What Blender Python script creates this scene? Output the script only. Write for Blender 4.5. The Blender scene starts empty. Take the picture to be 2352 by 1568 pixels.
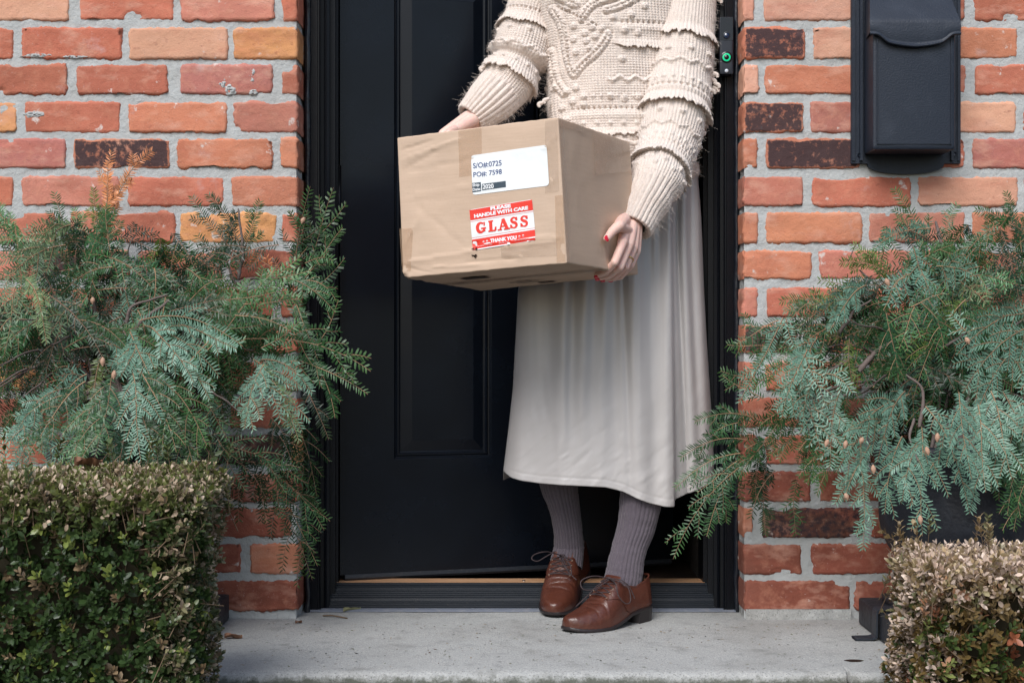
import bpy, bmesh, math, random
import numpy as np
from mathutils import Vector, Matrix
rnd = random.Random(7); nr = np.random.RandomState(7)
sc = bpy.context.scene
# ---------------- camera (level 50 mm-equivalent view, lens shift only) ----------------
F, CX, HY, D, H = 3267., 1176., 800., 3.267, .62      # pixels of a 2352-wide picture, metres
cam = bpy.data.cameras.new('camera'); co = bpy.data.objects.new('camera', cam); sc.collection.objects.link(co)
co.location = (0, -D, H); co.rotation_euler = (math.pi/2, 0, 0)
cam.sensor_width = 36; cam.lens = 36*F/2352; cam.shift_y = (HY-784)/2352; cam.clip_end = 500; cam.clip_start = .05
sc.camera = co
cam.dof.use_dof = False
# ---------------- light: open shade on a bright overcast day ----------------
w = bpy.data.worlds.new('World'); sc.world = w; w.use_nodes = True
sky = w.node_tree.nodes.new('ShaderNodeTexSky'); sky.sky_type = 'NISHITA'; sky.sun_disc = False
SUN_EL, SUN_ROT = math.radians(47), math.radians(202)
sky.sun_elevation = SUN_EL; sky.sun_rotation = SUN_ROT; sky.dust_density = 3; sky.air_density = 1.3; sky.ozone_density = 2.0
bg = w.node_tree.nodes['Background']; bg.inputs['Strength'].default_value = .12
w.node_tree.links.new(sky.outputs[0], bg.inputs[0])
sd = bpy.data.lights.new('sun', 'SUN'); sd.energy = 2.1; sd.angle = math.radians(34); sd.color = (.97, .985, 1)
so = bpy.data.objects.new('sun', sd); sc.collection.objects.link(so)
_a = SUN_ROT; _d = Vector((math.sin(_a)*math.cos(SUN_EL), math.cos(_a)*math.cos(SUN_EL), math.sin(SUN_EL)))
so.rotation_euler = _d.to_track_quat('Z', 'Y').to_euler(); so.location = (0, -3, 5)
vs = sc.view_settings; vs.view_transform = 'Standard'; vs.look = 'None'; vs.gamma = 1; vs.use_curve_mapping = False; vs.exposure = .38

# ---------------- helpers ----------------
def W(X, Y, y):                       # picture point at depth y -> place
    s = (D+y)/F
    return np.array([(X-CX)*s, y, H-(Y-HY)*s])
def link(o, parent=None):
    sc.collection.objects.link(o)
    if parent is not None: o.parent = parent
    return o
def empty(name, loc, label, cat, group=None):
    o = bpy.data.objects.new(name, None); o.location = loc; o.empty_display_size = .05
    o['label'] = label; o['category'] = cat
    if group: o['group'] = group
    return link(o)
def mesh(name, V, Fc, mat, parent=None, col=None, smooth=True, matidx=None, uv=None):
    me = bpy.data.meshes.new(name)
    V = np.asarray(V, dtype=np.float32).reshape(-1, 3)
    if parent is not None: V = V-np.array(parent_loc(parent), dtype=np.float32)
    if isinstance(Fc, np.ndarray) and Fc.shape[1] == 4:
        dg = (Fc[:, 2] == Fc[:, 3]) | (Fc[:, 0] == Fc[:, 1])
        if dg.any(): Fc = [list(dict.fromkeys(map(int, f))) for f in Fc]
    if isinstance(Fc, np.ndarray):
        n, k = Fc.shape
        me.vertices.add(len(V)); me.vertices.foreach_set('co', V.ravel())
        me.loops.add(n*k); me.loops.foreach_set('vertex_index', Fc.astype(np.int32).ravel())
        me.polygons.add(n); me.polygons.foreach_set('loop_start', np.arange(0, n*k, k, dtype=np.int32))
        me.update(calc_edges=True)
    else:
        me.from_pydata(V.tolist(), [], [list(f) for f in Fc]); me.update()
    if col is not None:
        a = me.color_attributes.new('Col', 'FLOAT_COLOR', 'POINT')
        c = np.ones((len(V), 4), dtype=np.float32); col = np.asarray(col, dtype=np.float32); c[:, :col.shape[1]] = col
        a.data.foreach_set('color', c.ravel())
    me.polygons.foreach_set('use_smooth', np.full(len(me.polygons), smooth))
    for m in (mat if isinstance(mat, (list, tuple)) else [mat]): me.materials.append(m)
    if matidx is not None: me.polygons.foreach_set('material_index', np.asarray(matidx, dtype=np.int32))
    me.update()
    return link(bpy.data.objects.new(name, me), parent)
def parent_loc(p):
    l = Vector(p.location)
    while p.parent is not None: p = p.parent; l = l+Vector(p.location)
    return l
def tag(o, label=None, cat=None, kind=None, group=None):
    if label: o['label'] = label
    if cat: o['category'] = cat
    if kind: o['kind'] = kind
    if group: o['group'] = group
    return o
class MB:                              # collects quads and vertices
    def __init__(s): s.V = []; s.F = []; s.C = []; s.M = []; s.n = 0
    def add(s, V, Fc, c=None, m=0):
        V = np.asarray(V, float).reshape(-1, 3); Fc = np.asarray(Fc, int)
        s.V.append(V); s.F.append(Fc+s.n); s.n += len(V); s.M += [m]*len(Fc)
        cc = np.ones((len(V), 4)); 
        if c is not None: c = np.asarray(c, float); cc[:, :c.shape[-1]] = c
        s.C.append(cc)
    def box(s, x0, x1, y0, y1, z0, z1, c=None, m=0):
        V = [(x, y, z) for z in (z0, z1) for y in (y0, y1) for x in (x0, x1)]
        s.add(V, [(0, 2, 3, 1), (4, 5, 7, 6), (0, 1, 5, 4), (2, 6, 7, 3), (0, 4, 6, 2), (1, 3, 7, 5)], c, m)
    def build(s, name, mat, parent=None, smooth=True, col=True):
        return mesh(name, np.concatenate(s.V), np.concatenate(s.F), mat, parent, np.concatenate(s.C) if col else None, smooth, s.M)
def gridF(nu, nv, cu=False, cv=False):  # vertex index i*nv+j
    I, J = np.meshgrid(np.arange(nu if cu else nu-1), np.arange(nv if cv else nv-1), indexing='ij')
    I2, J2 = (I+1) % nu, (J+1) % nv
    return np.stack([I*nv+J, I2*nv+J, I2*nv+J2, I*nv+J2], -1).reshape(-1, 4)
_pt = nr.rand(4096)
def _h(i, j, k): return _pt[(i*73856093 ^ j*19349663 ^ k*83492791) & 4095]
def noise(x, y, z=0.):                 # value noise 0..1
    x, y, z = np.broadcast_arrays(np.asarray(x, float), y, z)
    i, j, k = np.floor(x).astype(int), np.floor(y).astype(int), np.floor(z).astype(int)
    f, g, h = x-i, y-j, z-k; f = f*f*(3-2*f); g = g*g*(3-2*g); h = h*h*(3-2*h)
    L = lambda a, b, t: a+(b-a)*t
    return L(L(L(_h(i, j, k), _h(i+1, j, k), f), L(_h(i, j+1, k), _h(i+1, j+1, k), f), g),
             L(L(_h(i, j, k+1), _h(i+1, j, k+1), f), L(_h(i, j+1, k+1), _h(i+1, j+1, k+1), f), g), h)
def fbm(x, y, z=0., o=3):
    s = 0; a = .5; t = 0
    for q in range(o): s = s+a*noise(np.asarray(x)*2**q+q*17.3, np.asarray(y)*2**q+q*9.1, np.asarray(z)*2**q); t += a; a *= .5
    return s/t
def frames(P):                         # rotation-minimising frames along a polyline
    P = np.asarray(P, float); T = np.gradient(P, axis=0); T /= np.linalg.norm(T, axis=1)[:, None]+1e-12
    a = np.array([0, 0, 1.]) if abs(T[0][2]) < .9 else np.array([1., 0, 0])
    N = np.zeros_like(P); n = a-T[0]*a.dot(T[0]); N[0] = n/np.linalg.norm(n)
    for i in range(1, len(P)): n = N[i-1]-T[i]*N[i-1].dot(T[i]); N[i] = n/np.linalg.norm(n)
    return T, N, np.cross(T, N)
def tube(P, R, k=8, cap=True):
    P = np.asarray(P, float); R = np.broadcast_to(np.asarray(R, float), (len(P),)); T, N, B = frames(P)
    a = np.arange(k)*2*math.pi/k
    V = P[:, None]+R[:, None, None]*(np.cos(a)[None, :, None]*N[:, None]+np.sin(a)[None, :, None]*B[:, None])
    Fc = gridF(len(P), k, False, True)[:, ::-1]; V = V.reshape(-1, 3)
    if cap:
        n = len(V); V = np.concatenate([V, P[:1], P[-1:]]); j = np.arange(k); j2 = (j+1) % k
        Fc = np.concatenate([Fc, np.stack([np.full(k, n), j, j2, np.full(k, n)], -1)[:, [0, 1, 2, 3]] if 0 else np.stack([j, j, j2, np.full(k, n)], -1),
                             np.stack([(len(P)-1)*k+j2, (len(P)-1)*k+j2, (len(P)-1)*k+j, np.full(k, n+1)], -1)])
        # (degenerate quads are turned into triangles by validate)
    return V, Fc
def bez(P, n):                          # Catmull-Rom through points
    P = np.asarray(P, float); m = len(P)-1; t = np.linspace(0, m, n); i = np.minimum(t.astype(int), m-1); f = (t-i)[:, None]
    Q = np.concatenate([2*P[:1]-P[1:2], P, 2*P[-1:]-P[-2:-1]]); a, b, c, d = Q[i], Q[i+1], Q[i+2], Q[i+3]
    return .5*(2*b+(c-a)*f+(2*a-5*b+4*c-d)*f*f+(3*b-a-3*c+d)*f**3)

# ---------------- materials ----------------
def mat(name, base=(.5, .5, .5), rough=.6, spec=.5, col=False, mottle=None, bump=None, metal=0, sheen=0, trans=0, coat=0, sss=0):
    """mottle: list of (scale, amount, colour, lo, hi) noise overlays in object space; bump: list of (scale, distance)"""
    m = bpy.data.materials.new(name); m.use_nodes = True; nt = m.node_tree; b = nt.nodes['Principled BSDF']; L = nt.links.new
    b.inputs['Base Color'].default_value = (*base, 1); b.inputs['Roughness'].default_value = rough
    b.inputs['Specular IOR Level'].default_value = spec; b.inputs['Metallic'].default_value = metal
    b.inputs['Sheen Weight'].default_value = sheen; b.inputs['Coat Weight'].default_value = coat
    if sss: b.inputs['Subsurface Weight'].default_value = sss; b.inputs['Subsurface Radius'].default_value = (.008, .003, .002); b.inputs['Subsurface Scale'].default_value = 1
    tc = nt.nodes.new('ShaderNodeTexCoord')
    if col: a = nt.nodes.new('ShaderNodeVertexColor'); a.layer_name = 'Col'; cur = a.outputs[0]
    else: r = nt.nodes.new('ShaderNodeRGB'); r.outputs[0].default_value = (*base, 1); cur = r.outputs[0]
    for (s, amt, c, lo, hi) in (mottle or []):
        n = nt.nodes.new('ShaderNodeTexNoise'); n.inputs['Detail'].default_value = 6; n.inputs['Roughness'].default_value = .6
        if isinstance(s, tuple):
            mp = nt.nodes.new('ShaderNodeMapping'); mp.inputs['Scale'].default_value = s; L(tc.outputs['Object'], mp.inputs[0]); L(mp.outputs[0], n.inputs['Vector']); n.inputs['Scale'].default_value = 1
        else: L(tc.outputs['Object'], n.inputs['Vector']); n.inputs['Scale'].default_value = s
        mr = nt.nodes.new('ShaderNodeMapRange'); mr.inputs[1].default_value = lo; mr.inputs[2].default_value = hi; mr.inputs[4].default_value = amt
        L(n.outputs[0], mr.inputs[0])
        mx = nt.nodes.new('ShaderNodeMix'); mx.data_type = 'RGBA'; L(mr.outputs[0], mx.inputs[0]); L(cur, mx.inputs[6]); mx.inputs[7].default_value = (*c, 1)
        cur = mx.outputs[2]
    L(cur, b.inputs['Base Color'])
    prev = None
    for (s, d) in (bump or []):
        n = nt.nodes.new('ShaderNodeTexNoise'); n.inputs['Detail'].default_value = 4
        if isinstance(s, tuple):
            mp = nt.nodes.new('ShaderNodeMapping'); mp.inputs['Scale'].default_value = s; L(tc.outputs['Object'], mp.inputs[0]); L(mp.outputs[0], n.inputs['Vector']); n.inputs['Scale'].default_value = 1
        else: n.inputs['Scale'].default_value = s; L(tc.outputs['Object'], n.inputs['Vector'])
        bp = nt.nodes.new('ShaderNodeBump'); bp.inputs['Distance'].default_value = d; L(n.outputs[0], bp.inputs['Height'])
        if prev: L(prev, bp.inputs['Normal'])
        prev = bp.outputs[0]
    if prev: L(prev, b.inputs['Normal'])
    if trans:                            # thin leaf: part of the light passes through
        t = nt.nodes.new('ShaderNodeBsdfTranslucent'); L(cur, t.inputs[0]); ms = nt.nodes.new('ShaderNodeMixShader'); ms.inputs[0].default_value = trans
        L(b.outputs[0], ms.inputs[1]); L(t.outputs[0], ms.inputs[2]); L(ms.outputs[0], nt.nodes['Material Output'].inputs[0])
    return m
M_brick = mat('brick', rough=.85, spec=.25, col=True, bump=[(90, .0014), (300, .0010)],
    mottle=[((7, 7, 20), .5, (.42, .13, .085), .48, .7), ((14, 14, 30), .6, (.68, .40, .30), .52, .75), (45, .3, (.60, .28, .18), .5, .7), ((60, 60, 90), .5, (.22, .07, .05), .6, .74), (150, .45, (.62, .52, .48), .64, .76), (12, .35, (.60, .50, .50), .64, .74), (26, .8, (.66, .60, .56), .655, .70), (3, .35, (.24, .12, .09), .55, .75)])
# burnt faces: a near-black crust that leaves ragged orange edges (alpha of Col says how burnt)
def burnt():
    nt = M_brick.node_tree; L = nt.links.new; b = nt.nodes['Principled BSDF']; cur = b.inputs['Base Color'].links[0].from_socket
    vc = [n for n in nt.nodes if n.type == 'VERTEX_COLOR'][0]; tc = [n for n in nt.nodes if n.type == 'TEX_COORD'][0]
    n = nt.nodes.new('ShaderNodeTexNoise'); n.inputs['Scale'].default_value = 70; n.inputs['Detail'].default_value = 7; n.inputs['Roughness'].default_value = .7; L(tc.outputs['Object'], n.inputs['Vector'])
    a = nt.nodes.new('ShaderNodeMath'); a.operation = 'ADD'; L(n.outputs[0], a.inputs[0]); L(vc.outputs[1], a.inputs[1])
    mr = nt.nodes.new('ShaderNodeMapRange'); mr.inputs[1].default_value = .93; mr.inputs[2].default_value = 1.10; mr.inputs[4].default_value = .93; L(a.outputs[0], mr.inputs[0])
    mx = nt.nodes.new('ShaderNodeMix'); mx.data_type = 'RGBA'; L(mr.outputs[0], mx.inputs[0]); L(cur, mx.inputs[6]); mx.inputs[7].default_value = (.035, .026, .032, 1)
    L(mx.outputs[2], b.inputs['Base Color'])
burnt()
M_mortar = mat('mortar', (.44, .455, .455), .95, .2, mottle=[(3, .4, (.33, .32, .30), .55, .75), (60, .4, (.35, .36, .36), .45, .7), (14, .3, (.42, .41, .385), .45, .7), (400, .3, (.25, .25, .25), .6, .75)], bump=[(120, .0025), (500, .001)])
M_black = mat('black_paint', (.0036, .0052, .0088), .27, .27, mottle=[(6, .4, (.007, .011, .019), .4, .7), (500, .3, (.04, .042, .05), .75, .8)], bump=[(9, .0006), (260, .0001)])
M_frame = mat('black_frame_paint', (.0026, .0036, .0062), .40, .24, mottle=[(300, .4, (.06, .058, .06), .7, .8)], bump=[(160, .0002)])
M_caulk = mat('black_caulk', (.008, .010, .016), .3, .5, bump=[(60, .002)])
M_sill = mat('dark_sill', (.005, .008, .013), .45, .2, mottle=[((6, 200, 200), .4, (.035, .04, .05), .5, .75), (220, .6, (.16, .13, .10), .66, .76)], bump=[(300, .0003)])
M_oak = mat('oak_strip', (.46, .25, .13), .45, .4, mottle=[((8, 300, 200), .6, (.62, .42, .27), .45, .65)], bump=[((8, 300, 300), .0004)])
M_conc = mat('porch_concrete', (.37, .375, .365), .9, .25, mottle=[(5, .4, (.32, .32, .31), .4, .65), (160, .5, (.54, .54, .52), .5, .66), (2.6, .6, (.27, .265, .25), .52, .68), (11, .45, (.24, .235, .215), .58, .70), (300, .8, (.10, .10, .10), .56, .66), (22, .4, (.20, .205, .20), .52, .7), (500, .6, (.62, .63, .62), .62, .70)], bump=[(350, .0012), (40, .001)])
def moss():                              # damp algae on the nose and riser of the step
    nt = M_conc.node_tree; L = nt.links.new; b = nt.nodes['Principled BSDF']; cur = b.inputs['Base Color'].links[0].from_socket
    tc = [n for n in nt.nodes if n.type == 'TEX_COORD'][0]; sp = nt.nodes.new('ShaderNodeSeparateXYZ'); L(tc.outputs['Object'], sp.inputs[0])
    mr = nt.nodes.new('ShaderNodeMapRange'); mr.inputs[1].default_value = -.43; mr.inputs[2].default_value = -.57; mr.inputs[4].default_value = .34; L(sp.outputs[1], mr.inputs[0])
    m2 = nt.nodes.new('ShaderNodeMapRange'); m2.inputs[1].default_value = -.004; m2.inputs[2].default_value = -.02; m2.inputs[4].default_value = .3; L(sp.outputs[2], m2.inputs[0])
    n = nt.nodes.new('ShaderNodeTexNoise'); n.inputs['Scale'].default_value = 45; n.inputs['Detail'].default_value = 8; n.inputs['Roughness'].default_value = .75; L(tc.outputs['Object'], n.inputs['Vector'])
    a = nt.nodes.new('ShaderNodeMath'); a.operation = 'ADD'; L(n.outputs[0], a.inputs[0]); L(mr.outputs[0], a.inputs[1])
    a2 = nt.nodes.new('ShaderNodeMath'); a2.operation = 'ADD'; L(a.outputs[0], a2.inputs[0]); L(m2.outputs[0], a2.inputs[1])
    m3 = nt.nodes.new('ShaderNodeMapRange'); m3.inputs[1].default_value = .82; m3.inputs[2].default_value = 1.05; m3.inputs[4].default_value = .85; L(a2.outputs[0], m3.inputs[0])
    mx = nt.nodes.new('ShaderNodeMix'); mx.data_type = 'RGBA'; L(m3.outputs[0], mx.inputs[0]); L(cur, mx.inputs[6]); mx.inputs[7].default_value = (.07, .075, .055, 1)
    L(mx.outputs[2], b.inputs['Base Color'])
moss()
M_ground = mat('soil', (.045, .035, .028), .95, .2, mottle=[(3, .5, (.05, .06, .03), .4, .6), (60, .5, (.09, .07, .05), .5, .7)], bump=[(40, .01)])
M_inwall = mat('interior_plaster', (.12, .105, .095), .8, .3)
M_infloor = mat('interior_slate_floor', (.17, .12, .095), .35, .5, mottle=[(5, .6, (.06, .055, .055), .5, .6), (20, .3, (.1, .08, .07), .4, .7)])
# ======================= SETTING =======================
# ground out to the horizon
n = 40; gx = np.sign(np.linspace(-1, 1, n))*np.abs(np.linspace(-1, 1, n))**3*200
V = np.array([(x, y-2, -.19) for x in gx for y in gx]); 
tag(mesh("ground", V, gridF(n, n)[:, ::-1], M_ground), kind='structure')
# concrete step: two slabs with an open joint; the front edge is rounded and worn
def slab(mb, x0, x1):
    prof = [(.6, 0)]+[(y, 0) for y in np.linspace(.3, -.5, 40)]+[(-.52, -.0006), (-.533, -.002), (-.542, -.006), (-.547, -.013)]+[(-.549, z) for z in np.linspace(-.022, -.2, 12)]
    xs = np.sort(np.concatenate([[x0], np.arange(x0+.012, x1-.005, .012), [x1], xj+np.linspace(-.007, .007, 15)])); P = np.array(prof)
    X, Yp = np.meshgrid(xs, P[:, 0], indexing='ij'); Z = np.broadcast_to(P[:, 1], X.shape).copy()
    Yp = Yp.copy(); edge = np.exp(-((Yp+.545)/.03)**2)
    Yp += edge*(fbm(X*25, Z*30, 3)-.5)*.012; gr = np.exp(-((X-xj+.004*(noise(Yp*60, Z*60)-.5))/.0022)**2)*np.clip((-.515-Yp)/.02, 0, 1); Yp += gr*.012; Z += edge*(fbm(X*35, 5., 3)-.5)*.007+(fbm(X*6, Yp*6, 1)-.5)*.002-gr*.010
    V = np.stack([X, Yp, Z], -1).reshape(-1, 3); mb.add(V, gridF(len(xs), len(P)))
    for xe in (x0, x1): mb.add([(xe, .6, 0), (xe, -.545, -.004), (xe, -.549, -.2), (xe, .6, -.2)], [(0, 1, 2, 3)])
mb = MB(); xj = W(1951, 1545, -.547)[0]; slab(mb, -2.2, 2.2)
st = mb.build('porch_step', M_conc, col=False); tag(st, kind='structure')

# ---- brick house ----
house = empty('brick_house', (0, .1, 0), 'red brick house front with grey mortar around a black front door standing ajar', 'house')
XL, XR = -.490, .530                       # faces of the opening
_cols = {'r': (.46, .15, .095), 'o': (.60, .29, .12), 'l': (.60, .32, .22), 'p': (.40, .155, .125), 'd': (.48, .18, .11), 'b': (.53, .205, .12), 'w': (.50, .195, .14), 'k': (.25, .078, .052), 'D': (.09, .04, .03)}  # k: dark red brick; in the lower courses shade is put into this colour
def px2(X): return (X-CX)/1000.
def brick(mb, X0, X1, Y0, Y1, c, end=0, seed=0):
    x0, x1, z1, z0 = px2(X0), px2(X1), H-(Y0-HY)/1000, H-(Y1-HY)/1000
    nx, nz = max(8, int((x1-x0)/.004)), 17
    s = np.linspace(-1, 1, nx); s = np.sign(s)*np.abs(s)**.9; t = np.linspace(-1, 1, nz); t = np.sign(t)*np.abs(t)**.85
    S, T = np.meshgrid(s, t, indexing='ij'); hx, hz = (x1-x0)/2, (z1-z0)/2
    X = (x0+x1)/2+S*hx; Z = (z0+z1)/2+T*hz; sd = seed*3.7
    # ragged, slightly sagging outline and knocked corners
    wob = lambda a, b: (fbm(a*40+sd, b*30+sd, sd, 4)-.5)
    ex = np.abs(S)**6; ez = np.abs(T)**6
    cut = np.clip(noise(X*22+sd, T*2+sd, 5)-.72, 0, 1)*.04
    X0_, Z0_ = X.copy(), Z.copy()
    hf = lambda a, b: noise(a*230+sd, b*9+sd, sd)-.5
    X = X+ex*(-S*.0018+wob(Z0_, S)*.012+hf(Z0_, S)*.0042); Z = Z+ez*(-T*.0005+wob(X0_, T)*.011+hf(X0_, T)*.0042-T*cut*1.1)
    cr = (np.abs(S)**10)*(np.abs(T)**10); X -= np.sign(S)*cr*.005*noise(sd, S*3, T*3); Z -= np.sign(T)*cr*.004*noise(sd+5, S*3, T*3)
    dE = np.minimum((1-np.abs(S))*hx, (1-np.abs(T))*hz)
    Yd = -.0005-rs.rand()*.0028+.0042*np.exp(-dE/.0009)+(fbm(X*18+sd, Z*18, 2)-.5)*.003+(fbm(X*90, Z*90, sd)-.5)*.0014
    tilt = (rs.rand()-.5)*.003; Yd += tilt*T
    if rs.rand() < .25:                      # a spalled hollow
        cx, cz = x0+rs.rand()*(x1-x0), z0+(z1-z0)*(.1 if rs.rand() < .6 else .9); Yd += .005*np.clip(1-((X-cx)/.03)**2-((Z-cz)/.012)**2-(fbm(X*60, Z*60)-.5)*1.5, 0, 1)
    if c == 'o': Yd += .006*(fbm(X*30, Z*40, 9)-.5)
    V = np.stack([X, Yd, Z], -1); bd = []
    bd += [(i, 0) for i in range(nx)]+[(nx-1, j) for j in range(1, nz)]+[(i, nz-1) for i in range(nx-2, -1, -1)]+[(0, j) for j in range(nz-2, 0, -1)]
    B = np.array([V[i, j] for i, j in bd]); back = B.copy(); back[:, 1] = .012
    if end:
        depth = .13; sel = (B[:, 0] > x1-.012) if end > 0 else (B[:, 0] < x0+.012)
        mid = B.copy(); mid[:, 1] = .006
        mid[sel, 0] += end*.0015
    allV = [V.reshape(-1, 3), back]; Fc = [gridF(nx, nz)]; n0 = nx*nz; m = len(bd); ids = np.array([i*nz+j for i, j in bd]); j = np.arange(m); j2 = (j+1) % m
    Fc.append(np.stack([ids[j], ids[j2], n0+j2, n0+j], -1)[:, ::-1])
    base = np.array(_cols[c]); jit = 1+(rs.rand()-.5)*.24; hue = (rs.rand(3)-.5)*.03
    C = np.zeros((nx*nz+m, 4)); pm = fbm(allV[0][:, 0]*14+sd, allV[0][:, 2]*25, sd)
    C[:nx*nz, :3] = np.clip(base*jit+hue*base*2, 0, 1)*(1+(pm[:, None]-.5)*.5); C[nx*nz:, :3] = base*jit
    if c == 'd': 
        bb = np.clip(dE.ravel()/.006, 0, 1)*.58; C[:nx*nz, 3] = bb*(.75+.4*pm)+.1; C[nx*nz:, 3] = 0
    elif c == 'D': C[:, 3] = .5
    else: C[:, 3] = 0
    if c != 'd' and c != 'D' and rs.rand() < .25: C[:nx*nz, 3] = np.clip((pm-.6)*.8, 0, .4)
    mb.add(np.concatenate(allV), np.concatenate(Fc), C, 0)
    if end:                                  # the return into the opening
        xe = x1 if end > 0 else x0; zz = np.linspace(z0+.0015, z1-.0015, 10); yy = np.concatenate([[.001, .004], np.linspace(.01, .13, 14)])
        ZZ, YY = np.meshgrid(zz, yy, indexing='ij'); XX = xe-end*(.0012+.0022*np.exp(-(YY-.001)/.003))+(fbm(ZZ*50+sd, YY*50, sd)-.5)*.005-end*.002*np.exp(-np.minimum(ZZ-z0, z1-ZZ)/.0025)
        VV = np.stack([XX, YY, ZZ], -1).reshape(-1, 3); CC = np.zeros((len(VV), 4)); CC[:, :3] = base*jit*(1+(fbm(VV[:, 1]*20, VV[:, 2]*30, sd)[:, None]-.5)*.5)
        if c == 'd': CC[:, 3] = .35
        ff = gridF(10, 16); mb.add(VV, ff if end < 0 else ff[:, ::-1], CC, 0)
rows = [(-123,-52),(-38,49),(62,137),(148,218),(233,306),(317,388),(404,475),(487,559),(574,642),(660,728),(745,811),(829,897),(913,982),(998,1067),(1082,1153),(1165,1235),(1248,1319),(1332,1402)]
LB = [[(-60,170,'l'),(190,400,'r'),(415,630,'r'),(646,686,'r')],
 [(-60,160,'l'),(180,400,'r'),(412,632,'w'),(647,686,'r')],
 [(-190,33,'r'),(49,283,'r'),(295,525,'l'),(535,686,'o')],
 [(-60,157,'r'),(174,387,'r'),(413,628,'p'),(645,686,'r')],
 [(-190,41,'o'),(55,279,'r'),(293,522,'b'),(536,686,'w')],
 [(-80,153,'p'),(167,391,'d'),(404,628,'b'),(642,686,'b')],
 [(-190,33,'r'),(48,275,'w'),(290,515,'r'),(530,686,'b')],
 [(-80,128,'r'),(160,403,'r'),(412,637,'o'),(646,686,'r')],
 [(-190,85,'w'),(100,300,'d'),(315,511,'r'),(527,686,'k')],
 [(-80,150,'r'),(165,395,'r'),(410,628,'r'),(645,686,'r')],
 [(-190,102,'r'),(115,330,'k'),(345,520,'r'),(535,686,'r')],
 [(-80,88,'o'),(105,390,'r'),(405,628,'r'),(645,686,'r')],
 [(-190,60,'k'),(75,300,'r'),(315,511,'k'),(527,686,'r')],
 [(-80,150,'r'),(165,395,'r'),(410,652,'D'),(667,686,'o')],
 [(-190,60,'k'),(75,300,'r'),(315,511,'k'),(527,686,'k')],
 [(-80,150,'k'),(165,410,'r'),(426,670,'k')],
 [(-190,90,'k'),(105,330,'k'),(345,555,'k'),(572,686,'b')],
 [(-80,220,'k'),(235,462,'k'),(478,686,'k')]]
RB = [[(1706,1850,'l'),(1867,2095,'l'),(2110,2330,'r'),(2345,2560,'r')],
 [(1706,1734,'l'),(1752,1975,'l'),(1992,2217,'r'),(2236,2460,'r')],
 [(1706,1852,'d'),(1867,2090,'l'),(2105,2339,'b'),(2355,2560,'r')],
 [(1706,1745,'l'),(1755,1990,'b'),(2005,2220,'w'),(2238,2460,'r')],
 [(1706,1848,'d'),(1860,2090,'p'),(2105,2335,'l'),(2350,2560,'r')],
 [(1706,1742,'b'),(1758,1976,'d'),(1990,2217,'r'),(2232,2460,'p')],
 [(1706,1847,'w'),(1863,2095,'r'),(2106,2340,'l'),(2352,2560,'r')],
 [(1706,1743,'b'),(1757,1981,'b'),(1995,2218,'w'),(2232,2460,'b')],
 [(1706,1865,'b'),(1880,2105,'w'),(2118,2340,'r'),(2352,2560,'r')],
 [(1706,1742,'w'),(1760,1982,'r'),(1996,2218,'r'),(2232,2460,'r')],
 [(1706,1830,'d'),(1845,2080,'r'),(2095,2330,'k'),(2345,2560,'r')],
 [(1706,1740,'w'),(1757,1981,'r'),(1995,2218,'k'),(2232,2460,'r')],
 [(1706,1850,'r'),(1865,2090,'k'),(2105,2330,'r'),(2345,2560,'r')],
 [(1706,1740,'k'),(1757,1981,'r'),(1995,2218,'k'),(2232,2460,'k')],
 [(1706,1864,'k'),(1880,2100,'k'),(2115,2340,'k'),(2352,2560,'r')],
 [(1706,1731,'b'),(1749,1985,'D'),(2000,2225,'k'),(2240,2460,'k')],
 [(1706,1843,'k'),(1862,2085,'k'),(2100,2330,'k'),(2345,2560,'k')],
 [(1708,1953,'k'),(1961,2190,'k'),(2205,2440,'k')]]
rs = np.random.RandomState(3)
def mortar(mb, xa, xb, xe, end):
    xs = np.arange(xa, xb+.001, .006); zs = np.arange(0.0, 1.78, .006)
    X, Z = np.meshgrid(xs, zs, indexing='ij'); Y = .0022+(fbm(X*30, Z*30, 2)-.5)*.005+(fbm(X*120, Z*120, 4)-.5)*.003
    ee = np.exp(-np.abs(X-xe)/.008); Y += ee*.004
    mb.add(np.stack([X, Y, Z], -1).reshape(-1, 3), gridF(len(xs), len(zs)), None, 1)
    ys = np.linspace(.006, .13, 16); Y, Z = np.meshgrid(ys, zs, indexing='ij'); X = xe-end*(.006+.006*np.exp(-(Y-.006)/.006))+(fbm(Y*60, Z*50, 7)-.5)*.007
    f = gridF(16, len(zs)); mb.add(np.stack([X, Y, Z], -1).reshape(-1, 3), f, None, 1)
    mb.box(min(xa, xb-.05) if end > 0 else xe-.0*end+.02, xe-.02 if end > 0 else xb, .014, .13, 0, 1.78, None, 1)
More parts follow.
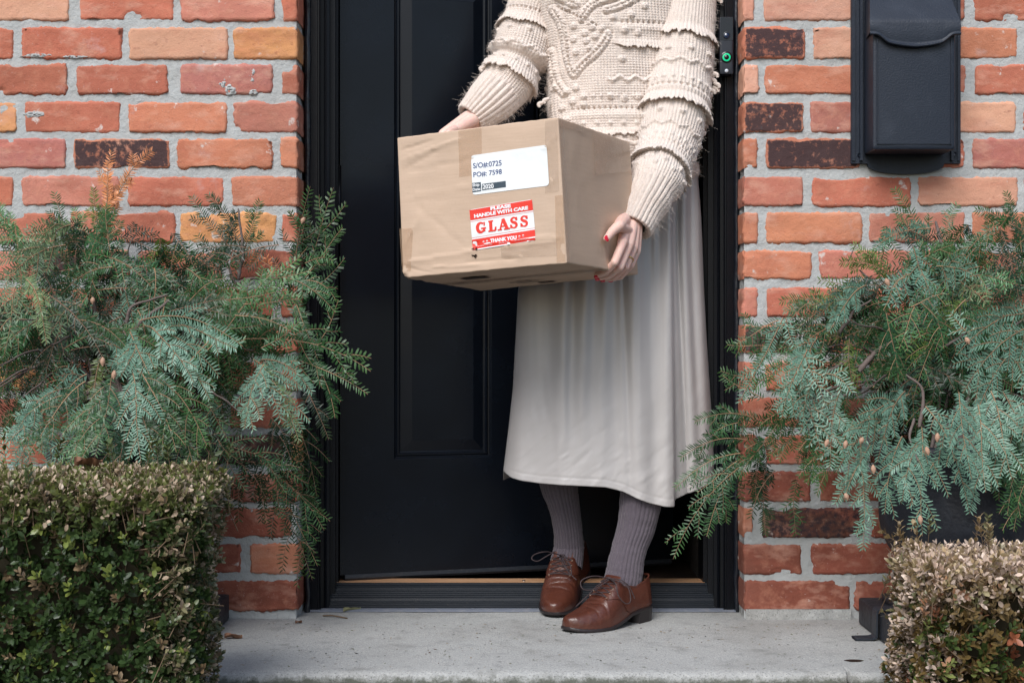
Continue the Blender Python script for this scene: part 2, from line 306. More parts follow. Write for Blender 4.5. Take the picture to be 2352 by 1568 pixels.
for nm, R_, end in (('l', LB, 1), ('r', RB, -1)):
    mb = MB(); sd = 0
    for (y0, y1), row in zip(rows, R_):
        dy = 0
        if end > 0 and y0 < 300: dy = -3*(1-1)  # courses are level
        # copings beyond the picture complete the wall
        ext = list(row)
        for (a, b, c) in ext:
            sd += 1; isend = (b == 686 or b == 670) if end > 0 else a in (1706, 1708)
            k = (rs.rand()-.5)*3
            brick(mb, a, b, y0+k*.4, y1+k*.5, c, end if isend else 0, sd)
        if end > 0: 
            for q in range(4): a = row[0][0]-15-230*q; brick(mb, a-215, a, y0, y1, 'rwbl'[(q+sd) % 4], 0, sd+100+q)
        else:
            for q in range(3): a = row[-1][1]+15+230*q; brick(mb, a, a+215, y0, y1, 'rwbl'[(q+sd) % 4], 0, sd+100+q)
    if end > 0: mortar(mb, -1.9, XL-.004, XL, 1)
    else: mortar(mb, XR+.004, 1.95, XR, -1)
    if end > 0:                              # lumps of old mortar left on three bricks
        for (X, Y, wx, wz) in ((512, 192, 10, 14), (528, 205, 15, 18), (580, 175, 9, 22), (582, 212, 12, 8), (78, 262, 24, 9), (90, 128, 45, 5), (170, 131, 30, 4)):
            a, b = np.meshgrid(np.linspace(0, 1, 14), np.linspace(0, 2*math.pi, 31)[:-1], indexing='ij'); j = 1+.5*(noise(np.cos(b)*2+X, np.sin(b)*2+Y)-.5); x = px2(X)+np.cos(b)*a*j*wx/1000; z_ = H-(Y-HY)/1000+np.sin(b)*a*j*wz/1000
            mb.add(np.stack([x, .001-.0050*(1-a**2)**.5*(.3+1.2*noise(x*330, z_*330)), z_], -1).reshape(-1, 3), gridF(14, 30, False, True), None, 1)
    wl = mb.build('wall', [M_brick, M_mortar], house)
# rough concrete footing course under the right-hand bricks
xs = np.linspace(px2(1712), px2(1953), 50); zs = np.linspace(0, .0225, 6); X, Z = np.meshgrid(xs, zs, indexing='ij')
Y = -.006+(fbm(X*60, Z*60, 1)-.5)*.008-.004*(1-Z/.0225); mb = MB(); mb.add(np.stack([X, Y, Z], -1).reshape(-1, 3), gridF(50, 6))
Y, Z = np.meshgrid(np.linspace(-.006, .1, 14), zs, indexing='ij'); X = px2(1712)+(fbm(Y*60, Z*60, 3)-.5)*.007+0*Z
mb.add(np.stack([X, Y, Z], -1).reshape(-1, 3), gridF(14, 6)); mb.add([(px2(1712), -.006, .0225), (px2(1953), -.006, .0225), (px2(1953), .1, .0225), (px2(1712), .1, .0225)], [(0, 1, 2, 3)])
mb.build('footing', M_conc, house, col=False)

# ---- door frame: profiles extruded upwards ----
def extrude(mb, prof, z0, z1, nz=2, closed=False):
    P = np.array(prof); zs = np.linspace(z0, z1, nz); k = len(P)
    V = np.array([(x, y, z) for (x, y) in P for z in zs]); mb.add(V, gridF(k, nz, closed, False))
fl = lambda X, y: W(X, 0, y)[0]
def side(mb, m, XO):                       # m: +1 left side of the opening, -1 right; XO pixel edges from wall to door
    a, b, c, d, e, f = XO
    P = [(fl(a, .088), .16), (fl(a, .088), .088), (fl(a+m*2, .086), .086)]
    P += [(fl(b-m*7, .084), .084), (fl(b-m*6, .087), .087), (fl(b-m*3, .087), .087), (fl(b-m*2, .083), .083), (fl(b, .084), .086)]
    P += [(fl(b+m*.5, .11), .106), (fl(c, .108), .108)]
    P += [(fl(c+m*1, .10), .103), (fl((c+d)/2, .101), .101), (fl(d, .103), .104), (fl(d+m*1, .12), .122)]
    P += [(fl(e, .124), .124), (fl(e+m*1, .13), .128), (fl(e+m*1.5, .16), .158), (fl(f, .16), .160), (fl(f, .16)+m*.001, .24)]
    extrude(mb, P, .002, 2.1)
mb = MB(); side(mb, 1, (707, 736, 744, 757, 770, 777)); side(mb, -1, (1690, 1662, 1654, 1640, 1626, 1615))
mb.box(-.5, .54, .085, .24, 2.1, 2.16)
fr = mb.build('door_frame', M_frame, house, smooth=False, col=False)
for xa, m, ph in ((fl(704, .07), 1, 0.), (fl(1695, .07), -1, 4.)):
    zs = np.linspace(0, 1.75, 400); a = np.linspace(0, 2*math.pi, 9)[:-1]
    cxn = xa+m*(.001+.0035*(fbm(zs*26+ph, 1., 1)-.5)); cy = .084+.005*(noise(zs*18+ph, 2., 2)-.5); r = .0075+.003*(noise(zs*34+ph, 3., 3)-.5)
    V = np.stack([cxn[:, None]+r[:, None]*np.cos(a)*.9, cy[:, None]+r[:, None]*np.sin(a), np.broadcast_to(zs[:, None], (400, 8))], -1).reshape(-1, 3)
    mb = MB(); mb.add(V, gridF(400, 8, False, True)); mb.build('caulk', M_caulk, house, col=False)
# ---- threshold ----
mb = MB(); x0, x1 = fl(757, .12), fl(1640, .12)
def hx(prof, x0, x1):
    P = np.array(prof); V = np.array([(x, y, z) for (y, z) in P for x in np.linspace(x0, x1, 60)]); mb.add(V, gridF(len(P), 60)[:, ::-1])
z = lambda Y, y: W(0, Y, y)[2]
P = [(.098, 0.0), (.098, .004), (.100, z(1398, .1))]
for i in range(5): y_ = .101+i*.0022; zz = z(1397-i*4.2, y_); P += [(y_, zz), (y_+.0007, zz+.0022), (y_+.0014, zz+.0022), (y_+.0018, zz+.0006)]
for i in range(5): y_ = .114+i*.004; zz = z(1375-i*4.9, y_); P += [(y_, zz), (y_+.001, zz+.0030), (y_+.0026, zz+.0034), (y_+.0032, zz-.0012), (y_+.0038, zz-.001)]
P += [(.136, z(1350, .136)), (.137, z(1344, .137)), (.150, z(1342, .15)), (.151, z(1338, .151)), (.156, z(1337, .156))]
hx(P, x0-.008, x1+.008)
thr = mb.build('threshold', M_sill, house, smooth=False, col=False)
mb = MB(); mb.box(fl(775, .17), fl(1617, .17), .157, .215, .02, z(1337, .157)+.0006)
mb.build('oak_strip', M_oak, house, smooth=False, col=False)
M_screw = mat('screw_metal', (.4, .42, .45), .3, .5, metal=1)
for X in (1203, 1420): c = W(X, 1330, .178); V, Fc = tube([c+[0, 0, .0], c+[0, 0, .0025]], .004, 8); mb = MB(); mb.add(V+[0, 0, z(1337, .157)-c[2]], Fc); mb.build('screw', M_screw, house, col=False)
# pale strip of membrane between step and sill
M_strip = mat('grey_membrane', (.13, .145, .18), .6, .4, mottle=[(40, .5, (.22, .22, .23), .5, .7), (200, .4, (.06, .07, .1), .6, .7)], bump=[(60, .001)])
mb = MB(); xs = np.linspace(fl(712, .08), fl(1690, .08), 120); v = []
for x in xs:
    q = .004*(noise(x*30, 1.)-.5); v += [(x, .078+q, .0012), (x, .081+q, .005), (x, .100, .006)]
mb.add(v, gridF(120, 3)); mb.build('sill_membrane', M_strip, house, col=False)

# ---- door, swung a little inwards on its left hinge ----
HG = np.array([fl(781, .172), .172]); TH = math.atan2(.268, .835); du = np.array([math.cos(TH), math.sin(TH)]); dn = np.array([math.sin(TH), -math.cos(TH)])
DW = math.hypot(.835, .268)
def ud(X):                                  # picture column -> distance along the door
    r = (X-CX)/F; return (r*(D+HG[1])-HG[0])/(du[0]-r*du[1])
def zd(X, Y): u = ud(X); return W(X, Y, HG[1]+u*du[1])[2]
def dpt(u, z, o): return (HG[0]+u*du[0]+o*dn[0], HG[1]+u*du[1]+o*dn[1], z)
z0d = zd(782, 1328); z1d = z0d+2.03
door = MB()
uA, uB = ud(905), ud(1129); uw = uB-uA; uC = DW-uA-uw; zP0 = zd(905, 1055); zP1 = zP0+1.18; zP2 = zP1+.14; zP3 = z1d-.12
us = [0, uA, uA+uw, uC, uC+uw, DW]; zs = [z0d+.008, zP0, zP1, zP2, zP3, z1d]
for i in range(5):
    for j in range(5):
        if i in (1, 3) and j in (1, 3): continue
        door.add([dpt(us[i], zs[j], 0), dpt(us[i+1], zs[j], 0), dpt(us[i+1], zs[j+1], 0), dpt(us[i], zs[j+1], 0)], [(0, 1, 2, 3)])
loops = [(0, 0), (.0025, -.002), (.004, -.006), (.0075, -.0075), (.010, -.0045), (.0125, -.004), (.0145, -.0095), (.017, -.011), (.019, -.0115), (.0445, -.0035), (.0465, -.003), (.0468, -.0035)]
for i in (1, 3):
    for j in (1, 3):
        a, b, c, d = us[i], us[i+1], zs[j], zs[j+1]; v = []
        for (q, h_) in loops: v += [dpt(a+q, c+q, h_), dpt(b-q, c+q, h_), dpt(b-q, d-q, h_), dpt(a+q, d-q, h_)]
        door.add(v, gridF(len(loops), 4, False, True)); k = len(loops)*4-4; door.add(v[k:], [(0, 1, 2, 3)])
# edges and back
T_ = -.044
for (u0, a0, u1, a1) in ((0, 0, 0, T_), (DW, T_, DW, 0), (DW, T_, 0, T_)):
    door.add([dpt(u0, zs[0], a0), dpt(u1, zs[0], a1), dpt(u1, z1d, a1), dpt(u0, z1d, a0)], [(3, 2, 1, 0)])
for zz in (zs[0], z1d): door.add([dpt(0, zz, 0), dpt(DW, zz, 0), dpt(DW, zz, T_), dpt(0, zz, T_)], [(0, 1, 2, 3)])
dobj = door.build('door', M_black, house, smooth=False, col=False)
sw = MB()
v = [dpt(u, zz, o) for u in (.012, DW-.004) for (zz, o) in ((z0d+.0085, .0015), (z0d-.0005, .0025), (z0d-.006, -.002), (z0d-.006, -.04), (z0d+.0085, -.04))]
sw.add(v, gridF(2, 5, False, True)); M_sweep = mat('rubber_sweep', (.02, .024, .032), .5, .4, mottle=[(120, .5, (.09, .08, .075), .58, .7)])
sw.build('door_sweep', M_sweep, dobj, smooth=False, col=False)
hm = MB(); c = W(779, 368+60, .165); V, Fc = tube([c+[0, 0, -.05], c+[0, 0, .05]], .005, 10); hm.add(V, Fc); hm.build('hinge', M_frame, dobj, col=False)
# ---- hall behind the door ----
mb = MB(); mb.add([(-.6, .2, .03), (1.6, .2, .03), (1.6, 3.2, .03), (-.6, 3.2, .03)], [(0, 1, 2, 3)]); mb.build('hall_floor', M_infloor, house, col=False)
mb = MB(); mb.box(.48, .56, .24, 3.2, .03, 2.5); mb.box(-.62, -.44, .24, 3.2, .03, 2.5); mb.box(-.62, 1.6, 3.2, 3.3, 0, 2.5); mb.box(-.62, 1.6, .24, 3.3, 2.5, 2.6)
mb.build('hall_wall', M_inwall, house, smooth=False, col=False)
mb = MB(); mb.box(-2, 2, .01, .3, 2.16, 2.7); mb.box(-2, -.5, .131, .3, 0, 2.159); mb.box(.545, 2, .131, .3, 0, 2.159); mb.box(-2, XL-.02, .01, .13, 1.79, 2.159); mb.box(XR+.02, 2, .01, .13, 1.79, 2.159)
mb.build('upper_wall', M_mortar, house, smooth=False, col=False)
# ======================= MAILBOX =======================
M_cast = mat('textured_black_metal', (.013, .019, .032), .45, .38, mottle=[(14, .5, (.03, .038, .055), .5, .7), (90, .35, (.09, .1, .12), .73, .8)], bump=[(260, .0007)])
mx, mz = (.777+1.027)/2, 1.043
mail = empty('mailbox', (mx, 0, 1.25), 'black textured metal mailbox with a hooded lid on the brick wall', 'mailbox')
mb = MB(); hw = .125; yb = -.014            # back plate with raised ribs and a curved tab below
def plate(mb, outline, y0, y1):
    n = len(outline); V = [(x, y1, z_) for x, z_ in outline]+[(x, y0, z_) for x, z_ in outline]
    mb.V.append(np.array(V, float)); base = mb.n; mb.n += 2*n; mb.C.append(np.ones((2*n, 4)))
    c = len(outline)
    q = [(i, (i+1) % n, n+(i+1) % n, n+i) for i in range(n)]
    mb.F.append(np.array(q)+base); mb.M += [0]*n
    # fan for the front
    cx = np.mean([o[0] for o in outline]); cz = np.mean([o[1] for o in outline]); mb.add([(cx, y1, cz)], np.zeros((0, 4), int))
    k = mb.n-1; mb.F.append(np.array([(base+i, base+(i+1) % n, k, k) for i in range(n)])); mb.M += [0]*n
tab = [(mx+hw, 1.5), (mx-hw, 1.5), (mx-hw, mz), (mx-.088, mz)]+[(mx+.088*math.sin(t), mz-.024*math.cos(t)**.8) for t in np.linspace(-1.35, 1.35, 20)]+[(mx+.088, mz), (mx+hw, mz)]
plate(mb, tab[::-1], -.001, yb+.004)
mb.box(mx-hw+.001, mx-hw+.008, yb, yb+.0035, mz+.006, 1.495); mb.box(mx+hw-.008, mx+hw-.001, yb, yb+.0035, mz+.006, 1.495)
mb.box(mx-hw+.018, mx-hw+.024, yb-.006, yb+.0035, mz+.006, 1.495); mb.box(mx+hw-.024, mx+hw-.018, yb-.006, yb+.0035, mz+.006, 1.495)
mb.build('back_plate', M_cast, mail, smooth=False, col=False)
# body: tapered box with a slightly bowed face and soft edges
def rbox(c, h, r, n=14, fn=None):            # rounded box, closed mesh
    V = []; Fc = []; cnt = 0; c = np.array(c, float); h = np.array(h, float); t = np.linspace(-1, 1, n)
    e = np.sign(t)*(1-(1-np.abs(t))**1.6)
    for ax in range(3):
        for sg in (-1, 1):
            A, B = np.meshgrid(e, e, indexing='ij'); P = np.zeros((n, n, 3)); P[..., ax] = sg; P[..., (ax+1) % 3] = A; P[..., (ax+2) % 3] = B
            P = P.reshape(-1, 3)*h; q = np.clip(P, -(h-r), h-r); d = P-q; L = np.linalg.norm(d, axis=1)[:, None]; P = q+r*d/np.maximum(L, 1e-9)
            f = gridF(n, n); f = f if sg > 0 else f[:, ::-1]; V.append(P+c); Fc.append(f+cnt); cnt += n*n
    V = np.concatenate(V); 
    if fn: V = fn(V)
    return V, np.concatenate(Fc)
mb = MB(); bx = .8965
V, Fc = rbox((bx, -.054, 1.205), (.0915, .041, .142), .004, 22, lambda V: np.stack([V[:, 0], V[:, 1]-.002*np.cos((V[:, 0]-bx)/.0915*1.5)*(V[:, 1] < -.08)+(V[:, 2]-1.063 < .008)*(V[:, 1] < -.08)*.0, V[:, 2]], -1)); mb.add(V, Fc)
mb.build('mailbox_body', M_cast, mail, col=False)
mb = MB()                                   # raised border line on the face
for a in ((bx-.083, bx-.0815, 1.075, 1.31), (bx+.0815, bx+.083, 1.075, 1.31), (bx-.0815, bx+.0815, 1.075, 1.0762)): mb.box(a[0], a[1], -.0985, -.094, a[2], a[3])
mb.build('face_border', M_cast, mail, smooth=False, col=False)
# lid: sloping hood with a turned-down curved lip
mb = MB(); nu = 60; u = np.linspace(-1, 1, nu); hwl = .101
_s = np.clip((.86-np.abs(u))/.30, 0, 1); lipz = 1.322-.004*(1-np.abs(u))-.017*_s*_s*(3-2*_s)-.007*np.clip(1-(u/.62)**2, 0, 1)
rowsL = []
wz = lambda f: (1-f)*.082+f*hwl
def r_(y, z, w_): return np.stack([bx+u*w_, np.broadcast_to(y, (nu,)), np.broadcast_to(z, (nu,))], -1)
for f in np.linspace(0, 1, 14): rowsL.append(r_(-.016-.088*f-.006*np.sin(f*3)+0*u, 1.475-.128*f-.004*np.sin(f*3), wz(f)))
for f in np.linspace(.12, 1, 8): rowsL.append(r_(-.1045-.001*f-.002*math.sin(f*3), 1.347+(lipz-1.347)*f, hwl))
rowsL.append(r_(-.1085, lipz-.0005, hwl)); rowsL.append(r_(-.110, lipz-.003, hwl)); rowsL.append(r_(-.1075, lipz-.006, hwl)); rowsL.append(r_(-.1005, lipz-.005, hwl-.001)); rowsL.append(r_(-.099, lipz+.02, hwl-.002))
P = np.array(rowsL); mb.add(P.reshape(-1, 3), gridF(len(rowsL), nu))
for sgn in (-1, 1):                          # cheeks
    k = 22; e = P[:k, 0 if sgn < 0 else -1]; b_ = e.copy(); b_[:, 1] = -.016; b_[:, 0] = bx+sgn*.090; q = gridF(k, 2); mb.add(np.stack([e, b_], 1).reshape(-1, 3), q)
mb.build('lid', M_cast, mail, col=False)
for (X, Y) in ((1975, 356), (2190, 354)):
    c = W(X, Y, yb+.003); V, Fc = tube([c, c-[0, .004, 0]], [.006, .005], 12); mb = MB(); mb.add(V, Fc); mb.build('screw', M_cast, mail, col=False)

# ======================= DOORBELL =======================
M_gloss = mat('gloss_black', (.006, .007, .010), .12, .5); M_db = mat('doorbell_shell', (.014, .018, .028), .35, .5)
M_green = mat('green_ring', (.0, .35, .16), .4, .5); e = M_green.node_tree.nodes['Principled BSDF']; e.inputs['Emission Color'].default_value = (0, .8, .35, 1); e.inputs['Emission Strength'].default_value = .35
M_dot = mat('pale_sensor', (.55, .6, .68), .3, .5)
yc = .06; c0 = W(1668.8, 105, yc)
bell = empty('video_doorbell', (c0[0], .08, c0[2]), 'slim black video doorbell with a green ringed button on the door frame', 'doorbell')
mb = MB(); V, Fc = rbox((c0[0], .071, c0[2]), (.0163, .0125, .067), .003, 10); mb.add(V, Fc); mb.build('doorbell_body', M_db, bell, col=False)
def disc(mb, c, r, y, h=.001, k=28, ri=0):
    a = np.arange(k)*2*math.pi/k
    R_ = [r, r, r*.97, ri]; Y_ = [y+h, y+h*.3, y, y]
    V = [(c[0]+q*math.cos(t), yy, c[2]+q*math.sin(t)) for q, yy in zip(R_, Y_) for t in a]; mb.add(V, gridF(4, k, False, True)[:, ::-1])
mb = MB(); mb.box(c0[0]-.0145, c0[0]+.0145, .0578, .0586, c0[2]+.012, c0[2]+.0655)
mb.build('camera_window', M_gloss, bell, smooth=False, col=False)
cl = W(1668.8, 82, .058)
mb = MB(); disc(mb, cl, .0085, .0560, .002, ri=.0062); mb.build('lens_ring', M_db, bell, col=False)
M_lens = mat('lens_glass', (.01, .03, .08), .05, .8, coat=1); mb = MB(); disc(mb, cl, .006, .0568, .001); disc(mb, cl, .0018, .0562, .0004); mb.build('lens', M_lens, bell, col=False)
cb = W(1668.8, 131.9, .058)
mb = MB(); disc(mb, cb, .0135, .0570, .002, ri=.0098); mb.build('button_rim', M_gloss, bell, col=False)
mb = MB(); disc(mb, cb, .0096, .0574, .0008, ri=.0058); mb.build('green_ring', M_green, bell, col=False)
mb = MB(); disc(mb, cb, .0057, .0566, .0014); mb.build('button', M_gloss, bell, col=False)
cd = W(1668.8, 163, .058); mb = MB(); disc(mb, cd, .0042, .0572, .0012); mb.build('motion_sensor', M_dot, bell, col=False)

# ======================= CARDBOARD BOX =======================
M_card = mat('cardboard', (.475, .325, .225), .78, .25, col=True, mottle=[((7, 7, 120), .22, (.44, .31, .22), .4, .7), (5, .3, (.56, .44, .35), .45, .7), (160, .2, (.42, .29, .20), .55, .75)], bump=[((30, 30, 260), .0003), (8, .003)])
KB = np.array([.565, .42, .315])
pix = {'TL': (911.7, 316.1), 'TN': (1281.7, 269.2), 'TR': (1447, 326.4), 'BL': (925.8, 638.4), 'BN': (1301.7, 604.7), 'BR': (1466.3, 631), 'BF': (1104.5, 667.7)}
CB = {'TN': W(*pix['TN'], -.417), 'BN': W(*pix['BN'], -.4316), 'BL': W(*pix['BL'], -.2498), 'BR': W(*pix['BR'], -.1203), 'BF': W(*pix['BF'], .0616)}
def ray(X, Y, p0, n):                       # picture ray through plane
    o = np.array([0, -D, H]); d = np.array([(X-CX)/F, 1, -(Y-HY)/F]); t = (p0-o).dot(n)/d.dot(n); return o+d*t
def nrm(v): return v/np.linalg.norm(v)
nF = nrm(np.cross(CB['TN']-CB['BN'], CB['BL']-CB['BN'])); nF *= -np.sign(nF[1])
nR = nrm(np.cross(CB['TN']-CB['BN'], CB['BR']-CB['BN'])); nR *= np.sign(nR[0])
CB['TL'] = ray(*pix['TL'], CB['BN'], nF); CB['TR'] = ray(*pix['TR'], CB['BN'], nR); CB['TF'] = CB['TL']+CB['TR']-CB['TN']+np.array([0, 0, -.004])
carton = empty('cardboard_box', tuple((CB['BN']+CB['BF'])/2), 'worn brown cardboard box with red GLASS sticker and white label, held in both hands', 'box')
def dispF(p):                                # dents of the front face, metres along its normal
    x, z_ = p[..., 0], p[..., 2]; d = (fbm(x*9, z_*9, 1)-.5)*.004+(fbm(x*30, z_*30, 2)-.5)*.0012
    def crease(X0, Y0, X1, Y1, a, w_):       # sharp crease between two picture points on the face
        A = ray(X0, Y0, CB['BN'], nF)[[0, 2]]; B = ray(X1, Y1, CB['BN'], nF)[[0, 2]]; q = np.stack([x, z_], -1)-A; ab = B-A; t = np.clip((q@ab)/(ab@ab), 0, 1); r = q-t[..., None]*ab
        s = r[..., 0]*ab[1]-r[..., 1]*ab[0]; dd = np.linalg.norm(r, axis=-1); wob = (noise(x*60, z_*60, 3)-.5)*.004; return a*np.exp(-np.abs(dd+wob)/w_)*np.where(s > 0, 1, .15)
    d = d+crease(915, 392, 1000, 345, -.0035, .007)+crease(915, 368, 1050, 318, .003, .006)+crease(915, 345, 985, 322, -.003, .005)+crease(922, 395, 1082, 362, -.002, .005)
    d = d+crease(930, 600, 1080, 575, .0028, .008)+crease(1080, 575, 1290, 545, .0022, .008)+crease(930, 610, 1010, 630, -.003, .008)+crease(1085, 590, 1090, 560, -.004, .004)
    for (a_, b_, c_, d_, e_) in ((1120, 560, 1290, 538, .0018), (1080, 600, 1180, 592, -.002), (1000, 612, 1100, 606, .0022), (930, 560, 960, 500, .003), (1250, 340, 1285, 300, .002), (1262, 420, 1290, 380, .002), (960, 470, 1060, 560, -.0012), (1150, 600, 1170, 560, .002), (1195, 590, 1215, 555, .002), (940, 450, 1075, 425, .0014)): d = d+crease(a_, b_, c_, d_, e_*1.6, .004)
    return d
def crt(a, b, k):                            # trilinear, a: N->L, b: N->R, k: top->bottom
    a, b, k = a[:, None], b[:, None], k[:, None]
    top = (1-a)*(1-b)*CB['TN']+a*(1-b)*CB['TL']+(1-a)*b*CB['TR']+a*b*CB['TF']
    bot = (1-a)*(1-b)*CB['BN']+a*(1-b)*CB['BL']+(1-a)*b*CB['BR']+a*b*CB['BF']
    return top*(1-k)+bot*k
dims = np.array([.39, .355, .30]); hh = dims/2
V, Fc = rbox((0, 0, 0), hh, .0028, 70)
q = V/dims+.5; P = crt(q[:, 0], q[:, 1], q[:, 2])
fr_ = (q[:, 1] < .03); edge = np.clip(np.minimum(np.minimum(q[:, 0], 1-q[:, 0]), np.minimum(q[:, 2], 1-q[:, 2]))*14, 0, 1)
P[fr_] += nF*(dispF(P[fr_])*edge[fr_])[:, None]
rt_ = (q[:, 0] < .03); er = np.clip(np.minimum(np.minimum(q[:, 1], 1-q[:, 1]), np.minimum(q[:, 2], 1-q[:, 2]))*12, 0, 1)
dd = (fbm(P[:, 1]*10, P[:, 2]*8, 5)-.5)*.006-.004*np.exp(-((q[:, 1]-.62)/.10)**2)*np.clip(q[:, 2]*2-1, 0, 1)+.0018*np.sin(q[:, 1]*120)*np.exp(-((q[:, 1]-.55)/.06)**2)*np.clip(q[:, 2]*3-2, 0, 1)
P[rt_] += nR*(dd*er)[rt_][:, None]
ej = np.exp(-np.minimum(1-np.abs(q[:, 2]*2-1), 1)*30)*.0008*(noise(P[:, 0]*80, P[:, 1]*80)-.5)*2; P[:, 2] += ej
pk = np.exp(-(((q[:, 0]-1)/.06)**2+((q[:, 2]-1)/.05)**2)); P += (noise(P[:, 0]*70, P[:, 2]*70)[:, None]-.5)*.006*pk[:, None]*(q[:, 1:2] < .3)
colr = np.broadcast_to(KB, (len(P), 3)).copy()*(1+(fbm(P[:, 0]*12, P[:, 2]*12, P[:, 1]*12)[:, None]-.5)*.12)
sm = np.exp(-np.abs(dims[2]*q[:, 2]-0)/.004)*.0
mesh('carton', P, Fc, M_card, carton, colr)
# --- things stuck on the faces: every vertex is placed on the face plane
def onF(X, Y, off): 
    p = ray(X, Y, CB['BN'], nF); p = p+nF*(float(dispF(p[None])[0])+off); return p
def stick(name, quad, n, off, mat_, parent, r=0, fn=onF, rough=0, col=None):
    """quad: picture corners tl,tr,br,bl of a sticker on the face"""
    q = np.array(quad, float); t = np.linspace(0, 1, n)
    V = []
    wpx, hpx = np.linalg.norm(q[1]-q[0]), np.linalg.norm(q[3]-q[0])
    for b in t:
        for a in t:
            ca, cb_ = a*wpx, b*hpx
            if r:
                ox = r-min(ca, wpx-ca); oy = r-min(cb_, hpx-cb_)
                if ox > 0 and oy > 0:
                    L = math.hypot(ox, oy)
                    if L > r: f = r/L; ca += math.copysign(ox*(1-f), wpx/2-ca) ; cb_ += math.copysign(oy*(1-f), hpx/2-cb_)
            a2, b2 = ca/wpx, cb_/hpx
            if rough: b2 += (rnd.random()-.5)*rough*((b in (0, 1))); a2 += (rnd.random()-.5)*rough*((a in (0, 1)))
            p = (q[0]*(1-a2)+q[1]*a2)*(1-b2)+(q[3]*(1-a2)+q[2]*a2)*b2; V.append(fn(p[0], p[1], off))
    return mesh(name, V, gridF(n, n), mat_, parent, None)
M_paper = mat('white_label_paper', (.80, .83, .84), .45, .5, bump=[(60, .0006)]); M_red = mat('red_ink', (.78, .045, .028), .4, .5); M_ink = mat('navy_ink', (.025, .055, .19), .5, .4)
M_inkb = mat('slate_ink', (.05, .075, .10), .5, .4); M_wink = mat('white_ink', (.82, .84, .86), .45, .5)
Z2 = lambda X, Y: ((1500+X*.5102)/1.7415, (400+Y*.5102)/1.7415)
lab = stick('shipping_label', [Z2(754, 437), Z2(1348, 353), Z2(1366, 672), Z2(769, 746)], 30, .0009, M_paper, carton, r=5)
gq = [Z2(742, 861), Z2(1234, 779), Z2(1264, 1102), Z2(768, 1180)]
gl = stick('fragile_sticker', gq, 30, .0009, M_paper, carton, r=4)
lerp = lambda a, b, t: (a[0]+(b[0]-a[0])*t, a[1]+(b[1]-a[1])*t)
def band(t0, t1, off, m, nm, i=0.004): return stick(nm, [lerp(gq[0], gq[3], t0), lerp(gq[1], gq[2], t0), lerp(gq[1], gq[2], t1), lerp(gq[0], gq[3], t1)], 24, off, m, gl)
band(.012, .262, .0013, M_red, 'red_band'); band(.735, .988, .0013, M_red, 'red_band'); band(.294, .301, .0013, M_red, 'red_line'); band(.690, .697, .0013, M_red, 'red_line')
def textverts(s, bold=0, size=1.):
    cu = bpy.data.curves.new('t', 'FONT'); cu.body = s; cu.offset = bold; cu.resolution_u = 3; o = bpy.data.objects.new('t', cu); sc.collection.objects.link(o)
    bpy.context.view_layer.update(); me = o.evaluated_get(bpy.context.evaluated_depsgraph_get()).to_mesh()
    V = np.array([v.co[:] for v in me.vertices]); Fc = [list(p.vertices) for p in me.polygons]
    bpy.data.objects.remove(o); bpy.data.curves.remove(cu); return V, Fc
def writ(name, s, p0, p1, capz, m, parent, off, bold=0, lean=.05, ext=None):
    """text laid from p0 (baseline left) to p1 (baseline right), cap height capz picture px, on the front face"""
    V, Fc = textverts(s, bold); x0, x1 = V[:, 0].min(), V[:, 0].max(); cap = .729
    t = (V[:, 0]-x0)/(x1-x0); yy = V[:, 1]/cap*capz
    X = p0[0]+(p1[0]-p0[0])*t-yy*lean; Y = p0[1]+(p1[1]-p0[1])*t-yy
    return mesh(name, [onF(a, b, off) for a, b in zip(X, Y)], Fc, m, parent, None, smooth=False)
writ('order_number_text', 'S/O#:0725', Z2(772, 537), Z2(997, 514), 12.4, M_ink, lab, .0013, .012)
writ('order_number_text', 'PO#: 7598', Z2(775, 606), Z2(999, 580), 11.6, M_ink, lab, .0013, .012)
stick('ship_date_block', [Z2(764, 652), Z2(833, 645), Z2(836, 716), Z2(767, 726)], 8, .0013, M_inkb, lab)
stick('ship_date_block', [Z2(842, 660), Z2(1029, 636), Z2(1031, 684), Z2(844, 710)], 12, .0013, M_inkb, lab)
writ('ship_date_text', 'Ship', Z2(768, 680), Z2(824, 674), 6.5, M_wink, lab, .0017, .03)
writ('ship_date_text', 'Date:', Z2(770, 715), Z2(832, 707), 6.5, M_wink, lab, .0017, .03)
writ('ship_date_text', '2020', Z2(849, 699), Z2(936, 691), 10.2, M_wink, lab, .0017, .03)
writ('handle_with_care_text', 'PLEASE', Z2(910, 865), Z2(1071, 842), 7.4, M_wink, gl, .0017, .06, .06)
writ('handle_with_care_text', 'HANDLE WITH CARE', Z2(780, 924), Z2(1204, 858), 7.8, M_wink, gl, .0017, .055, .06)
writ('thank_you_text', 'THANK YOU', Z2(908, 1118), Z2(1116, 1090), 8.2, M_wink, gl, .0017, .06, .06)
for X, Y in ((855, 1112), (883, 1107), (1138, 1070), (1167, 1063)): 
    a, b = Z2(X-9, Y+12), Z2(X+9, Y+9); writ('star_mark', '*', (a[0], a[1]+5), (b[0], b[1]+5), 10, M_wink, gl, .0017, .05)
writ('phone_text', '(800) 580-1628', Z2(976, 1128), Z2(1048, 1118), 2.2, M_wink, gl, .0017, .0)
writ('web_text', 'www.diamondstarglass.com', Z2(1100, 1108), Z2(1230, 1088), 2.2, M_wink, gl, .0017, .0)
writ('maker_text', 'Diamond Star Corporation', Z2(800, 1150), Z2(925, 1134), 2.4, M_wink, gl, .0017, .0)
